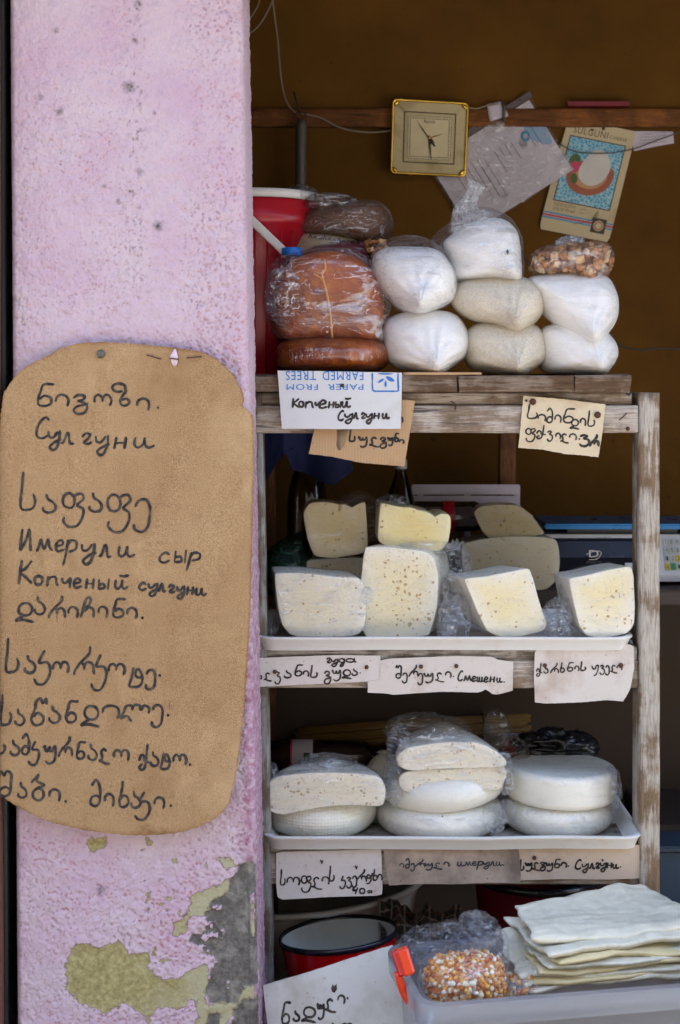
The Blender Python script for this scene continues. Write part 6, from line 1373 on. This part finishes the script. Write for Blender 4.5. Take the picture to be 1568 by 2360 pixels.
S4, _ = cut('cut half of white cheese on top of the middle stack, film bunched over it', [(916, 1745), (935, 1726), (985, 1716), (1050, 1710), (1100, 1712), (1140, 1730), (1166, 1752), (1160, 1768), (1110, 1770), (1030, 1772), (950, 1776), (920, 1765)], .020, .115, 'ch_fine', (-18, -14, 1), (0, 0), 34, k=2, prof=semi, group=lg, name='cheese_half', wrap='film_bag', wamp=.0025)
crumple(S4, 985, 1682, .10, 86, 32, .06, 14, 'film_bag', .22, 'bunched_film', 1.8); crumple(S4, 1160, 1760, .03, 16, 18, .015, 15, 'film'); crumple(S4, 920, 1720, .05, 20, 34, .03, 18, 'film')
crumple(S3, 1166, 1800, .04, 14, 22, .015, 19, 'film'); crumple(S3, 908, 1800, .05, 18, 40, .03, 20, 'film')
R1, _ = wheel('lower wrapped wheel of the pair at the right of the lower tray', 1284, .120, 126, FL, .056, 'ch_smooth', .45, seed=4, wrap='film')
R2, _ = wheel('flat white wheel on top of the right pair on the lower tray', 1292, .118, 127, FL+.055, .060, 'ch_smooth', .20, seed=5, dome=.001, tilt=.02)
crumple(R2, 1412, 1815, .08, 14, 34, .03, 21, 'film'); crumple(R1, 1168, 1870, .05, 16, 18, .02, 22, 'film')
wheel('pale round cheese in the shade behind the left pair', 884, .225, 44, FL, .11, 'ch_weave', .45, seed=6, wrap=None)
crumple(R2, 1146, 1688, .22, 24, 42, .03, 23, 'film_bag', .35, 'upright_film', 2.0); crumple(R2, 1186, 1742, .18, 28, 34, .03, 24, 'film_brown', .35, 'upright_film', 2.0)
lb2 = thing('bottle', (XV(744, .29), .29, ZV(1780, .29)), 'brown plastic bottle lying behind the left cheeses with a pink edged label', 'bottle')
V, F = lathe([(.001, -.118), (.026, -.116), (.034, -.105), (.036, -.06), (.036, .06), (.033, .085), (.018, .112), (.011, .125), (.011, .14), (.001, .141)], (0, 0, 0), 44, Matrix.Rotation(math.pi/2, 3, 'Y').to_quaternion()); lc2 = np.array([XV(744, .29), .29, ZV(1748, .29)])
obj('bottle_wall', V+lc2, F, MT['glass_brown'], lb2)
V, F = lathe([(.001, -.112), (.030, -.104), (.0335, -.06), (.0335, .06), (.030, .08), (.001, .1)], (0, 0, 0), 36, Matrix.Rotation(math.pi/2, 3, 'Y').to_quaternion()); obj('liquid', V+lc2, F, MT['liquid'], lb2)
def band(a, b, m, nm, r=.0366):
    V, F = lathe([(r, a), (r+.0002, a+.0005), (r+.0002, b-.0005), (r, b)], (0, 0, 0), 40, Matrix.Rotation(math.pi/2, 3, 'Y').to_quaternion()); obj(nm, V+lc2, F, MT[m], lb2)
xa = XV(669, .255)-lc2[0]; xb = XV(721, .255)-lc2[0]
band(xa, xb, 'label_white', 'label_band'); band(xa, xa+.004, 'print_pink', 'label_edge', .0369); 
lbm = lambda x0, x1, y0, y1: quadmap((x0, y0), (x1, y0), (x1, y1), (x0, y1))
obj('label_print', *flat([(700, 1735), (715, 1735), (715, 1762), (700, 1762)], .249, .0004), MT['print_green'], lb2); obj('label_print', *flat([(703, 1766), (718, 1755), (719, 1780), (703, 1780)], .2492, .0004), MT['print_blue'], lb2)
text_fit('მე', quadmap((678, 1762), (678, 1782), (694, 1782), (694, 1762)), .250, 'ink', lb2)
sb_ = obj('storage_carton', *boxg(XV(615, .27), XV(880, .27), .262, .33, FL, ZV(1748, .29)-.0365, .003), MT['card_brown']); props(sb_, 'low cardboard carton under the lying brown bottle', 'carton')
rd = thing('reed_bundle', tuple(W(970, 1712, .34)), 'bundle of dry reed stalks lying at the back of the lower shelf', 'reed bundle')
rnd = random.Random(5); a_, b_ = W(700, 1702, .34), W(1216, 1666, .335)
for i in range(34):
    th_, rr_ = rnd.uniform(0, 6.28), math.sqrt(rnd.random())*.020; off = Vector((rnd.uniform(-.02, .012), math.cos(th_)*rr_, math.sin(th_)*rr_)); j = Vector((0, rnd.uniform(-.002, .002), rnd.uniform(-.002, .002)))
    obj('reed', *tube([a_+off, (a_+b_)/2+off+j, b_+off*.8], rnd.uniform(.0028, .0042), 6), MT['straw'], rd)
for t_ in (.42, .62, .80):
    c_ = a_+(b_-a_)*t_; obj('tie', *tube([c_+Vector((0, math.cos(q)*.025, math.sin(q)*.025)) for q in np.linspace(0, 6.4, 20)], .0016, 6), MT['wire_dark'], rd)
bb = obj('black_bag', *blob(W(1278, 1722, .22), 72*K(.22), .035, 31*K(.22), .5, 2.3, 31, 70, 44), MT['black_bag'], sharp=None); props(bb, 'crumpled black plastic bag behind the right pair of wheels', 'bag')
wk = thing('wood_block', tuple(W(1294, 1730, .34)), 'small brown wooden block with dark top behind the black bag', 'wood block')
obj('block', *boxg(XV(1255, .34), XV(1327, .34), .34, .37, FL, ZV(1696, .34), .002), MT['wood_brown'], wk); obj('dark_top', *boxg(XV(1254, .34), XV(1328, .34), .339, .371, ZV(1696, .34)+.0005, ZV(1690, .34), .001), MT['counter'], wk)
pk = thing('packet', tuple(W(1184, 1730, .30)), 'red and white packet beside the reed bundle end', 'packet')
obj('box', *boxg(XV(1160, .30), XV(1262, .30), .30, .33, FL, ZV(1706, .30), .002), MT['red_plastic'], pk); obj('lid', *boxg(XV(1159, .30), XV(1263, .30), .299, .331, ZV(1706, .30)+.0005, ZV(1697, .30), .001), MT['label_white'], pk)

# ------------------------------------------------------------------ bottom: pan, basin, cloth, box
pn = thing('red_pan', tuple(W(780, 2260, .03)), 'red enamel pan with black rim and white inside', 'pan')
pc_ = np.array(W(780, 2153, .06)); rp = 137*K(.06); rot = (Matrix.Rotation(math.radians(5.5), 3, 'Y').inverted() @ Matrix.Rotation(math.radians(-5), 3, 'X')).to_quaternion()
obj('outside', *[lathe([(.001, -.135), (rp*.70, -.135), (rp*.82, -.125), (rp*.90, -.095), (rp*.945, -.03), (rp*.975, -.006)], (0, 0, 0), 80, rot)[0]+pc_, lathe([(.001, -.135), (rp*.70, -.135), (rp*.82, -.125), (rp*.90, -.095), (rp*.945, -.03), (rp*.975, -.006)], (0, 0, 0), 80)[1]], MT['pan_red'], pn)
L_ = [(.001, -.130), (rp*.68, -.130), (rp*.80, -.120), (rp*.88, -.09), (rp*.925, -.03), (rp*.96, -.002)]; V, F = lathe(L_, (0, 0, 0), 80, rot); obj('inside', V+pc_, F, MT['pan_white'], pn)
L_ = [(rp*.955, -.0015), (rp*.965, .003), (rp*.985, .005), (rp*1.005, .001), (rp*1.0, -.005), (rp*.972, -.0065)]; V, F = lathe(L_, (0, 0, 0), 80, rot); obj('rim', V+pc_, F, MT['pan_black'], pn)
bs = thing('white_basin', tuple(W(720, 2330, .36)), 'large white plastic basin in the shade behind the red pan', 'basin')
bc_ = np.array([XV(735, .34), .36, 0]); zr_ = ZV(2112, .14)
rb2 = .245
V, F = lathe([(rb2*.7, zr_-.17), (rb2*.8, zr_-.165), (rb2*.97, zr_-.03), (rb2*.98, zr_-.012), (rb2*1.04, zr_-.012), (rb2*1.05, zr_-.004), (rb2*1.0, zr_), (rb2*.94, zr_-.03), (rb2*.77, zr_-.155), (.001, zr_-.158)], (0, 0, 0), 80, Matrix.Rotation(math.radians(-4), 3, 'Y').to_quaternion(), True); obj('basin_body', V*np.array([1, .8, 1])+bc_, F, MT['white_plastic'], bs)
pl = thing('plaid_cloth', tuple(W(960, 2150, .12)), 'dark plaid cloth crumpled behind the plastic box', 'cloth')
nu_, nv_ = 60, 50; uu, vv_ = np.meshgrid(np.linspace(0, 1, nu_), np.linspace(0, 1, nv_)); base = np.array([[tuple(W(872+190*u, 2100+90*v+20*math.sin(u*3.1), .20-.10*v)) for u, v in zip(ru, rv)] for ru, rv in zip(uu, vv_)]).reshape(-1, 3)
PP = np.stack([uu.ravel()*2.6, vv_.ravel()*2.6, uu.ravel()*0], 1); base[:, 2] += .030*(1-2*np.abs(fbm(PP, 5, 4))); base[:, 1] += .03*fbm(PP, 9, 3)
ff = [(a*nu_+b, a*nu_+b+1, (a+1)*nu_+b+1, (a+1)*nu_+b) for a in range(nv_-1) for b in range(nu_-1)]
po_ = obj('cloth_body', base, ff, MT['plaid'], pl); at = po_.data.attributes.new('uvw', 'FLOAT_VECTOR', 'POINT'); at.data.foreach_set('vector', np.stack([uu.ravel()*1.3, vv_.ravel(), uu.ravel()*0], 1).astype(np.float32).ravel())
md = po_.modifiers.new('thick', 'SOLIDIFY'); md.thickness = .002
rb_ = thing('dark_bucket', tuple(W(1225, 2300, .32)), 'dark red bucket with black rim in the shade behind the dough sheets', 'bucket')
xx, zt2 = XV(1235, .32), ZV(2050, .20); r3 = .125
obj('body', *lathe([(r3*.8, zt2-.24), (r3*.82, zt2-.235), (r3*.97, zt2-.01), (r3*.95, zt2-.01), (r3*.78, zt2-.22)], (xx, .32, 0), 64, cap0=True, cap1=True), MT['dark_red'], rb_)
obj('rim', *lathe([(r3*.98, zt2-.012), (r3*1.05, zt2-.012), (r3*1.06, zt2-.004), (r3*1.03, zt2+.004), (r3*.94, zt2)], (xx, .32, 0), 64), MT['pan_black'], rb_)

# milky storage box turned a little, its clip, and what lies in it
bxt = thing('storage_box', (.36, -.26, .4), 'milky plastic storage box with an orange clip at the bottom right', 'storage box')
ang = math.radians(10.5); O = np.array([.119, -.428, 0.0]); ex = np.array([math.cos(ang), math.sin(ang), 0]); ey = np.array([-math.sin(ang), math.cos(ang), 0]); LX, LY, ZR = .52, .25, .620
def bxp(u, v, z): return O+ex*u+ey*v+np.array([0, 0, z])
def bring(ins, z, r):
    L = []
    for (cx_, cy_, a0) in ((LX-ins-r, LY-ins-r, 0), (ins+r, LY-ins-r, 90), (ins+r, ins+r, 180), (LX-ins-r, ins+r, 270)): L += [bxp(cx_+r*math.cos(math.radians(a0+a)), cy_+r*math.sin(math.radians(a0+a)), z) for a in np.linspace(0, 90, 9)]
    return L
obj('walls', *rings([bring(.03, .403, .02), bring(.016, ZR-.040, .028), bring(.014, ZR-.030, .03), bring(.017, ZR-.001, .028), bring(.031, .406, .02)], True, True, True), MT['milky'], bxt, sharp=50)
obj('rim', *rings([bring(.0145, ZR-.034, .03), bring(.0, ZR-.034, .038), bring(-.002, ZR-.004, .04), bring(.0, ZR, .038), bring(.012, ZR, .03), bring(.0145, ZR-.006, .03)], True, False, False), MT['milky'], bxt, sharp=50)
cl_ = thing('box_clip', tuple(bxp(-.01, .08, ZR-.05)), None, None); cl_.parent = bxt; cl_.location = Vector(tuple(bxp(-.01, .08, ZR-.05)))-bxt.location; cl_.name = 'clip'
obj('clip_arm', *tube([W(a, b, -.34) for a, b in catmull([(918, 2240), (925, 2270), (938, 2300), (958, 2322), (985, 2332)], 6)], .0065, 12), MT['orange'], cl_)
obj('clip_plate', *beam(W(913, 2190, -.335), W(932, 2245, -.345), np.array([.008, 0, .003]), np.array([0, .006, 0]), 12, .003, 0), MT['pan_red'], cl_)
obj('clip_grip', *beam(W(927, 2186, -.34), W(945, 2244, -.35), np.array([.008, 0, .003]), np.array([0, .006, 0]), 12, .003, 0), MT['orange'], cl_)
cp = [(975, 2262), (985, 2232), (1012, 2206), (1065, 2196), (1130, 2202), (1160, 2225), (1165, 2262), (1150, 2295), (1090, 2312), (1020, 2314), (990, 2298)]
cb_ = thing('corn_bag', tuple(W(1070, 2312, -.30)), 'clear bag of yellow and white maize kernels in the storage box', 'maize bag')
heap('kernels', cp, -.295, .11, .0044, 1000, 'corn', cb_, 8, flatn=.55)
obj('kernel_mass', *inflate(cp, -.295, .09, 50, 16, 2.2, None, 2, -5, .002, 60, 4), plain('maize_yellow', lin(206, 130, 44), .5), cb_)
obj('bag', *inflate([(962, 2268), (972, 2226), (1000, 2198), (1065, 2182), (1130, 2172), (1158, 2146), (1174, 2170), (1170, 2262), (1154, 2300), (1090, 2318), (1015, 2320), (984, 2304)], -.295, .12, 64, 22, 2.2, None, 2, 0, .005, 45, 19), MT['film_bag'], cb_)
gb = thing('grey_bag', tuple(W(1040, 2230, -.23)), 'smoky clear plastic bag bunched behind the maize in the box', 'bag')
obj('bag_skin', *blob(W(1035, 2180, -.22), 84*K(-.23), .05, 36*K(-.23), .42, 2.0, 12, 60, 40), MT['film_dark'], gb)
obj('bag_fold', *blob(W(1100, 2155, -.23), 42*K(-.23), .04, 36*K(-.23), .45, 2.2, 15, 50, 34), MT['film_dark'], gb)
obj('knot', *blob(W(1098, 2122, -.23), 12*K(-.23), .012, 18*K(-.23), .4, 2.0, 13), MT['film'], gb)
cb2 = thing('corn_bag', tuple(W(1205, 2285, -.27)), 'small heap of orange maize kernels showing beside the dough sheets', 'maize bag')
heap('kernels', [(1150, 2262), (1175, 2248), (1225, 2244), (1245, 2262), (1230, 2282), (1165, 2288)], -.275, .05, .0044, 120, 'corn', cb2, 18)
obj('bag', *inflate([(1150, 2262), (1175, 2244), (1225, 2240), (1250, 2262), (1232, 2286), (1165, 2292)], -.275, .06, 40, 14, 2.2, None, 2, 0, .004, 45, 29), MT['film_bag'], cb2)
# dough sheets
dg_ = 'thin dough sheets piled in the storage box'
def dsheet(label, C4, ys4, th, seed, amp=.006, fold=.0, mat='dough', n=46):
    """four corners in layout units with their own depth: back-left, back-right, front-right, front-left"""
    P = [np.array(W(a, b, y)) for (a, b), y in zip(C4, ys4)]; u, v = np.meshgrid(np.linspace(0, 1, n), np.linspace(0, 1, n)); u = u.ravel()[:, None]; v = v.ravel()[:, None]
    T_ = (1-v)*((1-u)*P[0]+u*P[1])+v*((1-u)*P[3]+u*P[2]); q = np.c_[u*3, v*3, u*0]
    e_ = np.minimum(np.minimum(u, 1-u), np.minimum(v, 1-v)).ravel()
    T_ = np.array(T_); T_[:, 2] += amp*fbm(q+seed, seed, 3)+.0016*fbm(np.c_[u*9, v*22, u*0]+seed, seed+2, 3)-.007*np.exp(-(e_/.06)**1.2)*(.6+.8*fbm(q*1.5, seed+8, 2)); T_[:, 0] += .010*fbm(q*1.6, seed+3, 4); T_[:, 1] += .012*fbm(q*1.6, seed+5, 4)
    B_ = T_-np.array([0, 0, th])*np.clip(e_/.03+.35, 0, 1)[:, None]; N = n*n
    F_ = []
    for a in range(n-1):
        for b in range(n-1): i = a*n+b; F_ += [(i, i+n, i+n+1, i+1), (N+i, N+i+1, N+i+n+1, N+i+n)]
    bd = [b for b in range(n)]+[a*n+n-1 for a in range(1, n)]+[(n-1)*n+b for b in range(n-2, -1, -1)]+[a*n for a in range(n-2, 0, -1)]
    F_ += [(bd[i], bd[(i+1) % len(bd)], N+bd[(i+1) % len(bd)], N+bd[i]) for i in range(len(bd))]
    o = obj('dough_sheet', np.vstack([T_, B_]), F_, MT[mat]); return props(o, label, 'dough sheet', dg_)


dsheet('topmost dough sheet of the pile, broad and pale grey green', [(1180, 2084), (1478, 2026), (1660, 2126), (1230, 2158)], [-.175, -.04, -.14, -.30], .011, 1, .009)
dsheet('second dough sheet from the top, sticking out to the left', [(1160, 2112), (1470, 2062), (1660, 2146), (1262, 2190)], [-.18, -.05, -.15, -.31], .011, 2, .009)
dsheet('third dough sheet from the top, hanging over the left side', [(1152, 2142), (1440, 2100), (1660, 2168), (1196, 2252)], [-.20, -.06, -.16, -.30], .010, 3, .012)
for i, (nm_, x0) in enumerate((('fourth dough sheet from the top with a yellowish folded edge', 1285), ('fifth dough sheet from the top under the folded edge', 1262), ('sixth dough sheet from the top with a ragged front edge', 1246), ('seventh dough sheet from the top, thin and yellowish', 1232), ('eighth dough sheet from the top near the box rim', 1226), ('lowest dough sheet of the pile resting in the box', 1218))):
    dy = i*12.5
    dsheet(nm_, [(1196, 2142+dy), (1450, 2116+dy), (1670, 2184+dy*.85), (x0, 2208+dy*1.0)], [-.20, -.07, -.16, -.308+i*.002], .008, 10+i, .008, mat='dough_edge' if i % 2 == 0 else 'dough')
